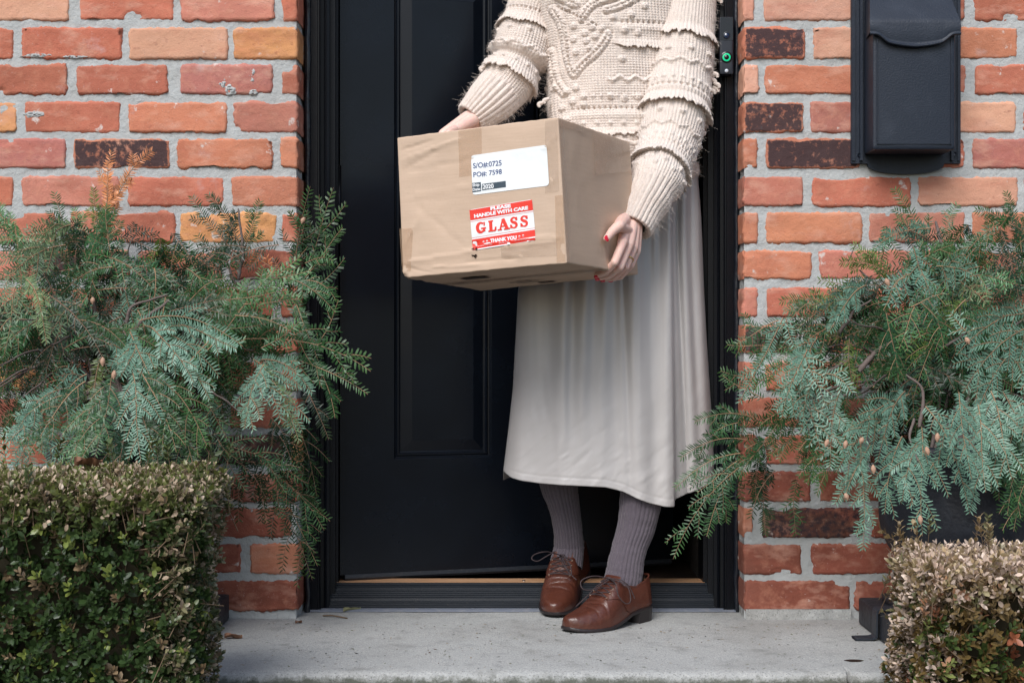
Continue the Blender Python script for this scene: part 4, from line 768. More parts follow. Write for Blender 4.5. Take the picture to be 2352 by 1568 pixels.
GR_ = [(1990,700,1800,720,-.18,-.2,'g',.1,3),(1960,740,1780,830,-.2,-.24,'g',.12,8),(1940,760,1760,790,-.2,-.22,'d',.1,2),(1900,800,1730,900,-.22,-.25,'m',.14,1),(1900,840,1760,1000,-.22,-.26,'g',.12,8),(1880,880,1720,1010,-.2,-.22,'d',.12,3),(1860,900,1790,1060,-.2,-.24,'g',.12,9),(1900,930,1850,1080,-.24,-.28,'d',.12,4),(1880,780,1820,900,-.26,-.3,'s',.14,0),(1840,740,1740,840,-.2,-.22,'ys',.14,6),(1960,680,1860,700,-.2,-.22,'y',.1,5),(1930,900,1900,1080,-.3,-.34,'s',.12,2),(1800,960,1700,1100,-.16,-.18,'g',.12,3),(1990,640,1900,720,-.2,-.22,'y',.12,5),(2270,900,2330,1100,-.44,-.50,'s',.14,8),(2300,900,2400,1080,-.42,-.48,'s',.14,9),(2330,950,2370,1150,-.42,-.48,'m',.12,9),(2240,930,2270,1130,-.46,-.52,'s',.12,8),(2200,900,2230,1100,-.46,-.52,'s',.12,9),(2280,1000,2340,1190,-.42,-.46,'g',.12,8),(2350,1020,2330,1220,-.42,-.46,'g',.12,9),(2380,900,2340,1010,-.46,-.5,'s',.12,3),(2150,640,2055,430,-.1,-.08,'g',.08,6),(2130,560,2060,500,-.14,-.16,'m',.15,5),(2180,600,2065,545,-.14,-.16,'s',.2,6),(2160,560,2200,470,-.1,-.08,'g',.0,5),(2150,600,2080,590,-.14,-.16,'d',.15,6),(2170,640,2085,640,-.14,-.16,'d',.15,6),(2190,640,2260,540,-.1,-.1,'d',.1,6),(2140,520,2010,570,-.16,-.2,'s',.1,5),(2150,640,2290,600,-.12,-.12,'d',.15,6),
 (2350,600,2312,440,-.1,-.08,'g',.05,6),(2380,560,2240,480,-.1,-.1,'g',.1,6),(2380,640,2280,560,-.12,-.1,'g',.1,6),(2400,640,2330,520,-.1,-.08,'d',.0,5),(2360,620,2310,700,-.15,-.18,'m',.2,6),
 (2060,640,1930,600,-.14,-.16,'y',.1,6),(2040,620,1960,560,-.12,-.12,'y',.1,5),(2000,700,1880,640,-.14,-.14,'y',.1,6),(1960,720,1790,690,-.16,-.18,'y',.12,6),(1900,700,1830,760,-.2,-.22,'ys',.15,6),(1860,700,1785,760,-.2,-.22,'g',.15,5),(1990,660,1900,760,-.24,-.28,'s',.2,1),(2010,670,1870,730,-.22,-.26,'s',.2,2),
 (1790,740,1690,790,-.18,-.2,'g',.12,5),(1800,730,1700,930,-.22,-.26,'s',.12,6),(1800,730,1830,800,-.22,-.25,'s',.1,5),(1770,790,1710,720,-.16,-.14,'g',.0,5),(1760,800,1670,790,-.16,-.16,'g',.08,5),(1780,800,1720,870,-.2,-.2,'m',.2,6),
 (1760,880,1655,850,-.12,-.1,'g',.05,5),(1750,920,1660,860,-.12,-.1,'g',.05,5),(1740,960,1595,965,-.14,-.16,'g',.1,6),(1720,960,1640,1000,-.14,-.16,'g',.1),(1720,1010,1560,1050,-.16,-.18,'g',.14,6),(1700,1040,1548,1120,-.16,-.18,'g',.12,6),(1700,1060,1600,1130,-.16,-.18,'g',.1,5),(1700,1060,1550,1285,-.17,-.2,'g',.15,4),(1690,1080,1620,1230,-.17,-.2,'g',.1,6),(1680,1060,1665,1200,-.16,-.16,'g',.1,6),(1690,1020,1700,1150,-.14,-.14,'g',.12,6),(1740,1000,1740,1150,-.14,-.14,'d',.12,1),(1760,1060,1755,1230,-.12,-.12,'d',.1,6),(1830,1100,1825,1230,-.12,-.12,'g',.08,6),(1780,1080,1720,1190,-.14,-.14,'d',.1,6),
 (1850,800,1800,960,-.3,-.34,'s',.15,8),(1850,810,1890,930,-.3,-.35,'s',.15,3),(1880,860,1960,900,-.32,-.36,'s',.2,6),(1860,900,1880,1040,-.3,-.34,'s',.12,2),(1870,860,1840,990,-.3,-.35,'s',.1,9),(1950,780,1960,900,-.3,-.32,'y',.05,6),(1930,780,1900,760,-.24,-.26,'y',.1,5),
 (2050,660,2190,560,-.26,-.28,'m',.1,9),(2150,610,2240,640,-.3,-.34,'s',.25,2),(2120,620,2140,730,-.3,-.34,'s',.2,1),(2080,640,2030,700,-.3,-.32,'s',.2,3),(2200,640,2260,700,-.3,-.33,'ys',.2,3),(2230,640,2330,650,-.28,-.3,'m',.2,4),(2110,700,2060,800,-.34,-.36,'m',.1,8),(2130,700,2170,800,-.34,-.36,'g',.1,9),(2090,700,2180,680,-.34,-.36,'g',.1,8),(2040,720,2060,880,-.34,-.38,'g',.1,8),
 (2352,700,2200,820,-.38,-.42,'s',.12,8),(2380,740,2210,900,-.4,-.44,'s',.12,9),(2340,800,2230,960,-.4,-.45,'s',.12,3),(2290,820,2190,840,-.4,-.44,'s',.15,6),(2370,820,2390,960,-.4,-.44,'s',.15,8),(2380,720,2260,740,-.38,-.4,'s',.15,6),(2300,800,2370,900,-.4,-.42,'s',.1,6),(2240,780,2180,720,-.36,-.34,'s',.1,6),
 (2090,900,1960,1010,-.38,-.44,'s',.18,8),(2080,900,2010,1060,-.4,-.45,'s',.18,3),(2060,950,1920,1080,-.4,-.45,'s',.15,9),(2000,1020,1920,1160,-.42,-.46,'s',.15,6),(1990,1040,1940,1150,-.42,-.46,'s',.12,5),(1990,1040,1975,1265,-.42,-.46,'s',.1,1),(2070,1000,2030,1180,-.42,-.46,'s',.14,9),(2110,980,2125,1230,-.44,-.48,'s',.1,8),(2120,1000,2070,1150,-.44,-.48,'s',.12,9),(2160,960,2150,1120,-.42,-.46,'s',.12,6),(2130,930,2190,1060,-.42,-.46,'s',.15,4),(2180,980,2220,1170,-.42,-.46,'s',.12,3),(2240,900,2290,1130,-.42,-.44,'s',.1,6),(2210,920,2260,1030,-.42,-.44,'s',.12,1),(2280,960,2300,1150,-.4,-.42,'m',.1,2),(2320,940,2360,1200,-.38,-.38,'g',.12,3),(2340,1000,2350,1230,-.36,-.36,'d',.12,8),(2300,1040,2310,1230,-.36,-.36,'d',.12,9),(2380,1000,2390,1230,-.3,-.3,'d',.12,8),(2250,1020,2230,1180,-.42,-.44,'s',.1,6),(1900,960,1850,1110,-.3,-.34,'m',.12,8),(1960,960,1880,1140,-.3,-.34,'m',.15,3)]
BR_ = [([(2180,1000,-.22),(2120,850,-.2),(2060,700,-.18),(1975,620,-.14)],.006,.002),([(1975,850,-.3),(2010,810,-.3),(2065,778,-.3)],.006,.004),([(1830,870,-.2),(1900,850,-.22),(1960,820,-.24)],.005,.003),([(2170,900,-.22),(2110,700,-.22),(2070,630,-.2)],.007,.004),([(2110,980,-.4),(2120,900,-.38),(2080,860,-.36)],.004,.002),([(2100,960,-.42),(2090,1010,-.44),(2110,1060,-.46)],.003,.0015),([(2190,620,-.12),(2160,560,-.12),(2150,510,-.1)],.005,.003),([(1950,600,-.12),(1968,560,-.12)],.0015,.001),([(1925,770,-.24),(1960,720,-.24),(2000,690,-.22)],.004,.002),([(2220,760,-.34),(2160,800,-.34),(2100,760,-.3)],.003,.002)]
CR_ = [(2038,648,-.34),(2222,782,-.46),(1942,1020,-.46),(1979,1011,-.47),(1899,1017,-.36),(2006,1077,-.47),(1944,1140,-.48),(2114,1193,-.5),(2153,1004,-.48),(2130,1035,-.47),(1985,988,-.42)]
hem_bush('hemlock_arrangement', 'green hemlock boughs with one browned top, filling the planter left of the door', (270, 850), -.25, 420, 230, GL_, 135, BL_, CL_, 11, (-.80, -.22, .12), None, (-150, 740))
hem_bush('hemlock_arrangement', 'silvery hemlock boughs with small tan cones, filling the planter right of the door', (2170, 890), -.25, 390, 280, GR_, 140, BR_, CR_, 12, (.93, -.22, .12), None, (1740, 2560))

# ---- black urn planters ----
M_pot = mat('weathered_black_pot', (.014, .016, .022), .55, .4, mottle=[(25, .5, (.035, .04, .052), .5, .7), ((60, 60, 200), .4, (.12, .12, .13), .66, .8)], bump=[(120, .0012), (25, .003)])
def urn(x, y, label):
    root = empty('planter_urn', (x, y, 0), label, 'planter')
    prof = [(.085, .075), (.092, .085), (.060, .10), (.050, .12), (.055, .135), (.085, .15), (.125, .175), (.155, .21), (.172, .25), (.178, .29), (.180, .34), (.186, .40), (.196, .42), (.198, .435), (.190, .445), (.175, .44), (.165, .40), (.15, .38), (.0, .375)]
    P = bez(np.array(prof), 70); k = 56; a = np.arange(k)*2*math.pi/k
    flut = lambda z_: 0.004*np.clip((.3-z_)/.1, 0, 1)*np.clip((z_-.14)/.03, 0, 1)
    V = [(x+(r+flut(z_)*abs(math.sin(t*9)))*math.cos(t), y+(r+flut(z_)*abs(math.sin(t*9)))*math.sin(t), z_) for r, z_ in P*[.94, .94] for t in a]; mb = MB(); mb.add(V, gridF(len(P), k, False, True)[:, ::-1]); mb.build('bowl', M_pot, root, col=False)
    mb = MB(); V, Fc = rbox((x, y, .031), (.175, .175, .030), .006, 12); mb.add(V, Fc); V, Fc = rbox((x, y, .069), (.135, .135, .0095), .007, 10); mb.add(V, Fc); mb.build('plinth', M_pot, root, col=False)
    return root
ul = urn(-.82, -.19, 'black planter urn left of the door, under the green hemlock boughs')
ur = urn(.955, -.235, 'black planter urn right of the door, under the silvery hemlock boughs')
# iron strap holding the right-hand plinth down
M_iron = mat('rusty_black_iron', (.018, .024, .034), .5, .5, mottle=[(60, .5, (.05, .035, .03), .55, .7)], bump=[(120, .001)])
pl, ww_, yy_ = .955-.175, .018, -.235
P = [(pl-.052, .0035), (pl-.018, .0045), (pl-.009, .007), (pl-.0065, .014), (pl-.006, .055), (pl-.004, .0635), (pl+.004, .0665), (pl+.05, .068)]
Q = bez(np.array(P), 40); T = np.gradient(Q, axis=0); T /= np.linalg.norm(T, axis=1)[:, None]; Nn = np.stack([-T[:, 1], T[:, 0]], -1)*.0019
ring = []
for p, n_ in zip(Q, Nn):
    for (q, s_) in (((p+n_), -1), ((p+n_), 1), ((p-n_), 1), ((p-n_), -1)): ring.append((q[0], yy_+s_*ww_, q[1]))
mb = MB(); mb.add(ring, gridF(40, 4, False, True)); mb.build('hold_down_strap', M_iron, ur, smooth=False, col=False)

# ---- clipped boxwood ----
M_box = leafmat('boxwood_leaf', rough=.36, trans=.2, spec=.5); M_core = mat('boxwood_stems', (.045, .04, .025), .9, .2)
def leaf_tpl():
    V = []; s_ = [0, .3, .65, 1.]; w_ = [.05, .42, .5, .16]
    for a, b in zip(s_, w_):
        for c in (-1, 0, 1): V.append((a, c*b*.52, .10*abs(c)*b-.12*a*a*.6))
    return np.array(V), gridF(4, 3)
LV, LF = leaf_tpl()
class Leaves:
    def __init__(s): s.B = []; s.D = []; s.U = []; s.L = []; s.C = []
    def add(s, b, d, u, l, c): s.B.append(b); s.D.append(d); s.U.append(u); s.L.append(l); s.C.append(c)
    def build(s, name, m, root):
        B, D_, U, L_, C = map(np.array, (s.B, s.D, s.U, s.L, s.C)); D_ = D_/np.linalg.norm(D_, axis=1)[:, None]; S = np.cross(U, D_); S /= np.linalg.norm(S, axis=1)[:, None]+1e-9; U = np.cross(D_, S)
        V = B[:, None]+L_[:, None, None]*(LV[None, :, 0:1]*D_[:, None]+LV[None, :, 1:2]*S[:, None]+LV[None, :, 2:3]*U[:, None]); n = len(B); Fc = (np.arange(n)[:, None, None]*12+LF[None]).reshape(-1, 4)
        tip = (LV[:, 0] > .95)[None, :, None]; Cc = np.broadcast_to(C[:, None, :3], (n, 12, 3)).copy(); ct = C[:, 3][:, None, None]; Cc = Cc*(1-tip*ct)+np.array([.55, .42, .30])*tip*ct
        mesh(name, V.reshape(-1, 3), Fc, m, root, Cc.reshape(-1, 3), smooth=True)
def hedge(label, x0, x1, y0, y1, z0, z1, pal, seed, openside, taper=0):
    rs = np.random.RandomState(seed); root = empty('boxwood_shrub', ((x0+x1)/2, (y0+y1)/2, z0), label, 'shrub', None); lv = Leaves(); tw = MB()
    def surf(face, a, b):
        if face == 'f': return np.array([x0+(x1-x0)*a, y0, z0+(z1-z0)*b]), np.array([0, -1, 0.])
        if face == 't': return np.array([x0+(x1-x0)*a, y0+(y1-y0)*b, z1]), np.array([0, 0, 1.])
        xs_ = x1 if openside > 0 else x0; return np.array([xs_-openside*taper*a, y0+(y1-y0)*a, z0+(z1-z0)*b]), np.array([openside, 0, 0.])
    wx, wy, wz_ = x1-x0, y1-y0, z1-z0; jobs = [('f', int(wx*wz_*7400)), ('t', int(wx*wy*8400)), ('s', int(wy*wz_*9000))]
    for face, n_ in jobs:
        for i in range(n_):
            a, b = rs.rand(2)
            if face == 't': a = a; b = b**1.2
            p, nn = surf(face, a, b); bul = (fbm(p[0]*9, p[1]*9+p[2]*9, seed)-.5)*.05; layer = rs.rand()**2*.06
            p = p+nn*(bul*(face != 't')*1.-layer+(.004*rs.rand()))+(nn*bul*.25 if face == 't' else 0)
            cz_ = max(0, (p[2]-(z1-.05))/.05); cxe = max(0, 1-abs(p[0]-(x1 if openside > 0 else x0))/.05); cy_ = max(0, 1-(p[1]-y0)/.05)
            if face == 'f': p[1] += .040*cz_**2+.045*cxe**2
            if face == 't': p[2] -= .028*cy_**2+.028*cxe**2
            if face == 's': p[0] -= openside*(.028*cz_**2+.02*cy_**2)
            p[2] += (fbm(p[0]*7, p[1]*7, seed+3.)-.5)*.02*(face == 't')
            edge = openside*((p[0]-(x1 if openside > 0 else x0))); 
            up = .55 if face != 't' else .35
            d = nrm(nn*(.75+.3*rs.rand())+np.array([0, 0, up])+(rs.rand(3)-.5)*1.1)
            npair = rs.randint(3, 6); side_ = nrm(np.cross(d, rs.rand(3)-.5)); side2 = np.cross(d, side_)
            topf = np.clip((p[2]-(z1-.09))/.09, 0, 1); shade = layer/.07
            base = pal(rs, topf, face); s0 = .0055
            L0 = .0132*(.75+.5*rs.rand())
            cut = (face != 'f' or topf > .8) and rs.rand() < .75*(face == 't')+.45*(face == 's')+.25
            for q in range(npair):
                o = p-d*(npair-1-q)*s0; s_ = side_ if q % 2 == 0 else side2
                for sg in (-1, 1):
                    if rs.rand() < .08: continue
                    op = .95 if q < npair-1 else .45; ld = d*(1.0-.25*(1-q/npair))+sg*s_*op+(rs.rand(3)-.5)*.35
                    c = base*(.75+.5*rs.rand()); 
                    if rs.rand() < .5*pal.tan*(topf if face != 's' else .9): c = np.array(pal.tanc)*(.6+.6*rs.rand())
                    lv.add(o, ld, d*1.0-sg*s_*.5+(rs.rand(3)-.5)*.3, L0*(.8+.4*rs.rand())*(.75+.25*(q < npair-1)), (*c, (.9 if cut and rs.rand() < .6 else 0)))
            if i % 3 == 0:
                V, Fc = tube([p-d*.05, p-d*.02, p], [.001, .0009, .0007], 3, False); tw.add(V, Fc)
    for i in range(70):                      # stray shoots the shears missed
        face = 'fts'[rs.randint(3)]; p, nn = surf(face, rs.rand(), .25+.75*rs.rand()); d = nrm(nn*.8+np.array([0, 0, .7])+(rs.rand(3)-.5)*.8); Ls = .025+.035*rs.rand(); p = p-nn*.03*(face != 't'); base = pal(rs, .6*rs.rand(), 'f')
        P = bez([p, p+d*Ls*.6, p+d*Ls+np.array([0, 0, .008])], 8); V, Fc = tube(P, .0007, 3, False); tw.add(V, Fc); side_ = nrm(np.cross(d, rs.rand(3)-.5))
        for q in range(3, 8):
            s_ = side_ if q % 2 else np.cross(d, side_)
            for sg in (-1, 1): lv.add(P[q], d*.9+sg*s_*.9+(rs.rand(3)-.5)*.3, d-sg*s_*.5, .013*(.8+.4*rs.rand()), (*(base*(.8+.5*rs.rand())), 0))
    lv.build('foliage', M_box, root); tw.build('stems', M_twig2, root, col=False)
    mb = MB(); V, Fc = rbox(((x0+x1)/2, (y0+y1)/2, (z0+z1)/2), (wx/2-.055, wy/2-.055, wz_/2-.045), .03, 10); mb.add(V, Fc); mb.build('inner_stems', M_core, root, col=False)
    return root
M_twig2 = mat('boxwood_twig', (.16, .11, .07), .8, .2)
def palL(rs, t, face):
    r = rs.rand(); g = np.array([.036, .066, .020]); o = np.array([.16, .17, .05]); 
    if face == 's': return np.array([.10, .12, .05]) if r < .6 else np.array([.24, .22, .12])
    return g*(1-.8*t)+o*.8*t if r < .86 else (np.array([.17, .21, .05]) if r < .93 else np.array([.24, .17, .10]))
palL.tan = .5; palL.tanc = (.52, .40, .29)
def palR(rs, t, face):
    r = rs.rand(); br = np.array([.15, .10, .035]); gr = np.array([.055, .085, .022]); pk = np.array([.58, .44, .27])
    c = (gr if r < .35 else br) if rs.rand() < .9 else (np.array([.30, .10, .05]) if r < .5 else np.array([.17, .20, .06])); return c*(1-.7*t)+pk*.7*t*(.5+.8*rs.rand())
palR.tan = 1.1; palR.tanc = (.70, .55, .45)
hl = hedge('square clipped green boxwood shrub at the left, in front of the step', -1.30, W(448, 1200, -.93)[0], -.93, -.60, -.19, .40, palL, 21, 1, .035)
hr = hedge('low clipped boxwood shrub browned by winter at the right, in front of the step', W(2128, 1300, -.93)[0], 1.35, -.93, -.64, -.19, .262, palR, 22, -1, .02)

# ---- litter on the step and on the shrub ----
M_dead = mat('dead_leaf', (.24, .12, .07), .7, .3, mottle=[(90, .5, (.12, .06, .035), .5, .7)], bump=[(60, .002)])
M_olive = mat('curled_olive_leaf', (.26, .25, .13), .6, .3, mottle=[(80, .5, (.14, .10, .05), .5, .7)])
def dead(c, L_, w_, yaw, curl, m, label, lobes=0):
    nu, nv = 14, 9; V = []
    for i in range(nu):
        a = i/(nu-1); ww2 = w_*math.sin(math.pi*min(1, a*.96+.02))**.7*(1+(.35*math.sin(a*lobes*6.28) if lobes else 0))
        for j in range(nv):
            b = j/(nv-1)*2-1; x, y, z_ = (a-.5)*L_, b*ww2, abs(b)**1.5*curl+.35*curl*math.sin(a*5+b)+.0012
            V.append((c[0]+x*math.cos(yaw)-y*math.sin(yaw), c[1]+x*math.sin(yaw)+y*math.cos(yaw), c[2]+max(z_, .0008)))
    o = mesh('dead_leaf', V, gridF(nu, nv), m); tag(o, label, 'leaf'); return o
def floorp(X, Y): s = .62/(Y-HY)*F; return np.array([(X-CX)*s/F, s-D, 0])
dead(floorp(536, 1466), .038, .011, .1, .008, M_dead, 'brown curled dead leaf on the step beside the left boxwood', 2)
dead(floorp(810, 1402)+[0, -.012, .001], .045, .006, .55, .007, M_olive, 'thin olive leaf curled up on the step under the sill')
dead(floorp(686, 1431), .020, .006, .9, .005, M_dead, 'small brown leaf scrap on the step below the left wall')
dead(np.array([*W(203, 1052, -.66)[:2], .402]), .05, .022, .4, .014, M_dead, 'crumpled tan maple leaf lying on top of the left boxwood', 3)
V, Fc = tube(bez([floorp(742, 1415)+[0, 0, .002], floorp(765, 1418)+[0, 0, .005], floorp(798, 1421)+[0, 0, .002]], 14), .0017, 6); mb = MB(); mb.add(V, Fc)
tag(mb.build('fallen_twig', M_twig2, col=False), 'short dark twig lying on the step near the door frame', 'twig')
crs = np.random.RandomState(9); mb = MB()
for i in range(420):
    c = np.array([-.55+1.35*crs.rand(), -.06-.46*crs.rand()**1.3, .0006]); L_ = .0015+.004*crs.rand(); a = crs.rand()*6.28; u_ = np.array([math.cos(a), math.sin(a), 0])*L_; v_ = np.array([-math.sin(a), math.cos(a), 0])*L_*(.25+.3*crs.rand())
    col_ = [(.10, .06, .04), (.04, .04, .035), (.25, .18, .1), (.12, .13, .07)][crs.randint(4)]; mb.add([c-u_, c-v_, c+u_+[0, 0, .0008], c+v_], [(0, 1, 2, 3)], np.broadcast_to(np.array(col_), (4, 3)))
tag(mb.build('grit', mat('grit_mat', rough=.9, col=True), smooth=False), 'scattered specks of grit and leaf crumbs on the concrete step', 'debris', kind='stuff')
# anchor hole left in the slab
mb = MB(); hc = floorp(1962, 1517); a = np.linspace(0, 2*math.pi, 15)[:-1]; mb.add([(hc[0]+.019*math.cos(t)*(1+.15*math.sin(3*t)), hc[1]+.012*math.sin(t), .0008) for t in a]+[(hc[0], hc[1], .0008)], [(i, (i+1) % 14, 14, 14) for i in range(14)])
tag(mb.build('anchor_hole', mat('rust_stained_hole', (.03, .018, .014), .9, .1), smooth=False, col=False), 'small dark rust stained anchor hole near the step edge', 'hole')
# ======================= PERSON =======================
pc = W(1400, 1400, .10); person = empty('person', (pc[0], .10, 0), 'person in cream cable knit sweater, pale grey skirt and brown shoes holding the box', 'person')
M_skin = mat('skin', (.78, .53, .45), .5, .4, mottle=[(45, .4, (.72, .36, .34), .45, .7), (14, .3, (.76, .56, .50), .45, .65)], bump=[(260, .0003), (60, .0006)], sss=.25)
M_nail = mat('red_nail_polish', (.62, .008, .025), .15, .5, coat=.5); M_gold = mat('gold', (.75, .52, .2), .25, .5, metal=1)
def capsule(p0, p1, r0, r1, k=20, fl=None):
    p0 = np.array(p0, float); p1 = np.array(p1, float); d = p1-p0; L = np.linalg.norm(d)+1e-9; d /= L
    a = np.linspace(-math.pi/2, 0, 7); b = np.linspace(0, math.pi/2, 7)
    S = np.concatenate([r0*np.sin(a), L+r1*np.sin(b)]); R = np.concatenate([r0*np.cos(a), r1*np.cos(b)])+1e-5
    P = p0+d*S[:, None]; T = d; aa = np.array([0, 0, 1.]) if abs(d[2]) < .9 else np.array([1., 0, 0]); N = nrm(aa-T*aa.dot(T)); B = np.cross(T, N); t = np.arange(k)*2*math.pi/k
    V = P[:, None]+R[:, None, None]*(np.cos(t)[None, :, None]*N+np.sin(t)[None, :, None]*B); n = len(P)
    V = V.reshape(-1, 3); Fc = gridF(n, k, False, True)[:, ::-1]; m = len(V); V = np.concatenate([V, P[:1], P[-1:]]); j = np.arange(k); j2 = (j+1) % k
    Fc = np.concatenate([Fc, np.stack([j, j2, np.full(k, m), np.full(k, m)], -1), np.stack([(n-1)*k+j2, (n-1)*k+j, np.full(k, m+1), np.full(k, m+1)], -1)])
    return V, Fc
def remeshed(caps, voxel, smooth_it, sm=.5):
    mb = MB()
    for c in caps: mb.add(*capsule(*c))
    o = mb.build('tmp', M_skin, None, col=False); m = o.modifiers.new('r', 'REMESH'); m.mode = 'VOXEL'; m.voxel_size = voxel; m.adaptivity = 0
    s_ = o.modifiers.new('s', 'SMOOTH'); s_.iterations = smooth_it; s_.factor = sm
    bpy.context.view_layer.update(); ev = o.evaluated_get(bpy.context.evaluated_depsgraph_get()); me = ev.to_mesh()
    V = np.empty(len(me.vertices)*3, np.float32); me.vertices.foreach_get('co', V); Fq = np.array([list(p.vertices) if len(p.vertices) == 4 else list(p.vertices)+[p.vertices[-1]] for p in me.polygons])
    ev.to_mesh_clear(); d = o.data; bpy.data.objects.remove(o); bpy.data.meshes.remove(d); return V.reshape(-1, 3), Fq
hr_ = lambda X, Y, d: ray(X, Y, CB['BN']+nR*(d+.001), nR)   # just off the right face of the carton
wr = W(1452, 506, -.130); mcp = [hr_(1431, 556, .021), hr_(1445, 562, .023), hr_(1455.5, 569, .020), hr_(1463, 577, .015)]
pip = [hr_(1411.5, 603, .0125), hr_(1424, 614, .0125), hr_(1437, 614, .0115), hr_(1449, 611, .0095)]
dip = [W(1391, 625.5, -.238), W(1399, 633, -.215), W(1411, 637, -.195), W(1426, 635.5, -.175)]
tip_ = [W(1371, 632, -.225), W(1374, 637.5, -.205), W(1386, 641, -.185), W(1404, 641.5, -.165)]
rad = [(.0108, .0088, .0078, .0066), (.0108, .0088, .0078, .0066), (.0102, .0083, .0074, .0063), (.0090, .0072, .0064, .0055)]
caps = [(W(1487, 440, -.085), wr, .029, .0215)]
for q in range(4):
    m_ = mcp[q]; base = wr+(np.array([-.012, .004, 0]) if q == 0 else np.array([.004*q-.004, 0, 0])); caps.append((base, m_, .0165, rad[q][0]))
    caps += [(m_, pip[q], rad[q][0]*.93, rad[q][1]), (pip[q], dip[q], rad[q][1]*.97, rad[q][2]), (dip[q], tip_[q], rad[q][2], rad[q][3])]
for q in range(3): caps.append((mcp[q]+nR*-.004, mcp[q+1]+nR*-.004, .0095, .0090))
t0 = wr+np.array([-.018, -.010, .002]); t1 = hr_(1421.5, 519, .024); t2 = hr_(1407, 531, .0145); t3 = hr_(1393.5, 548, .0095)
caps += [(t0, t1, .0165, .0125), (t1, t2, .0122, .0100), (t2, t3, .0100, .0076), (t1, (mcp[0]+wr)/2, .0105, .012)]
V1, F1 = remeshed(caps, .00115, 5)
# her right hand, flat against the far left side of the carton
wr2 = W(1086, 274, .055)
nL = nrm(np.cross(CB['TL']-CB['BL'], CB['BF']-CB['BL'])); nL *= -np.sign(nL[0])
def hl_(X, Y, d): return ray(X, Y, CB['BL']+nL*d, nL)
kn = [W(1019, 308, .0), W(1032, 304, .018), W(1047, 306, .035), W(1062, 312, .05)]
caps = [(W(1125, 232, .08), wr2, .030, .0245)]
for q in range(4):
    p1 = kn[q]+np.array([-.004, -.004, -.040]); p2 = p1+np.array([.004, .0, -.026]); p3 = p2+np.array([.008, 0, -.018])
    caps += [(wr2+np.array([-.006, -.008+.008*q, -.004*q]), kn[q], .021, .0125), (kn[q], p1, .0112, .009), (p1, p2, .009, .008), (p2, p3, .008, .0066)]
for q in range(3): caps.append((kn[q], kn[q+1], .0105, .0105))
tb = W(1045, 298, -.005); caps += [(wr2+np.array([0, -.02, -.004]), tb, .017, .012), (tb, tb+np.array([-.01, -.045, -.012]), .0115, .0095), (tb+np.array([-.01, -.045, -.012]), tb+np.array([-.012, -.068, -.018]), .0095, .007)]
caps = [c for c in caps if True]
V2, F2 = remeshed(caps, .0014, 5)
# rest of the body, under the clothes
sh = lambda X, Y, y: W(X, Y, y)
bd = [(W(1410, 380, .15), W(1405, 120, .15), .095, .095), (W(1405, 120, .15), W(1405, -40, .155), .095, .09), (W(1320, -60, .15), W(1495, -60, .15), .075, .075), (W(1250, -70, .15), W(1330, -60, .15), .055, .07), (W(1480, -60, .15), W(1568, -70, .14), .07, .055),
 (W(1405, -80, .15), W(1405, -190, .135), .055, .05), (W(1405, -250, .12), W(1405, -330, .14), .068, .085), (W(1405, -215, .09), W(1405, -240, .10), .035, .05), (W(1405, -262, .045), W(1405, -285, .065), .012, .008),
 (W(1365, 420, .14), W(1330, 700, .13), .085, .062), (W(1450, 420, .14), W(1465, 700, .11), .085, .062), (W(1330, 700, .13), W(1288, 960, .14), .062, .042), (W(1465, 700, .11), W(1478, 960, .05), .062, .040),
 (W(1288, 960, .14), W(1287, 1080, .14), .042, .034), (W(1287, 1080, .14), W(1305, 1250, .165), .034, .024), (W(1478, 960, .05), W(1470, 1120, .02), .040, .033), (W(1470, 1120, .02), W(1438, 1300, -.005), .033, .025),
 (W(1245, -60, .15), W(1205, 130, .14), .05, .042), (W(1205, 130, .14), W(1125, 232, .08), .042, .03), (W(1578, -60, .13), W(1548, 300, .05), .05, .042), (W(1548, 300, .05), W(1487, 440, -.085), .042, .029)]
V3, F3 = remeshed(bd, .007, 6)
mb = MB(); mb.add(V1, F1); mb.add(V2, F2); mb.add(V3, F3); body = mb.build('body', M_skin, person, col=False)
# simple hair, above the picture
mb = MB(); mb.add(*capsule(W(1405, -300, .17), W(1405, -345, .15), .09, .092)); mb.add(*capsule(W(1405, -290, .20), W(1405, -170, .21), .07, .05)); mb.build('hair', mat('brown_hair', (.09, .05, .03), .6, .4, bump=[((400, 400, 12), .002)]), person, col=False)
def nail(c, ax, up, l, w_):
    ax = nrm(ax); up = nrm(up-ax*up.dot(ax)); s_ = np.cross(ax, up); V = []; n = 9
    for i in range(n):
        a = i/(n-1)*2-1
        for j in range(n):
            b = j/(n-1)*2-1; x = a*math.sqrt(1-b*b*.45); y = b*math.sqrt(1-a*a*.35); V.append(c+ax*x*l/2+s_*y*w_/2+up*(-.0020*y*y-.0008*x*x))
    mb = MB(); mb.add(V, gridF(n, n)); mb.build('fingernail', M_nail, body, col=False)
vcam = nrm(np.array([0, -D, H])-t3)
nail(t3+nrm(t3-t2)*.0010+nrm(vcam+nR*.5)*.0083+np.array([-.001, 0, .0012]), t3-t2, vcam+nR*.5, .0140, .0130)
for q in range(4):
    d_ = nrm(tip_[q]-dip[q]); up = np.array([-.15, -.75, -.65]); nail(tip_[q]+d_*.001+nrm(up)*(rad[q][3]+.0008), d_, up, .0115, .0098)
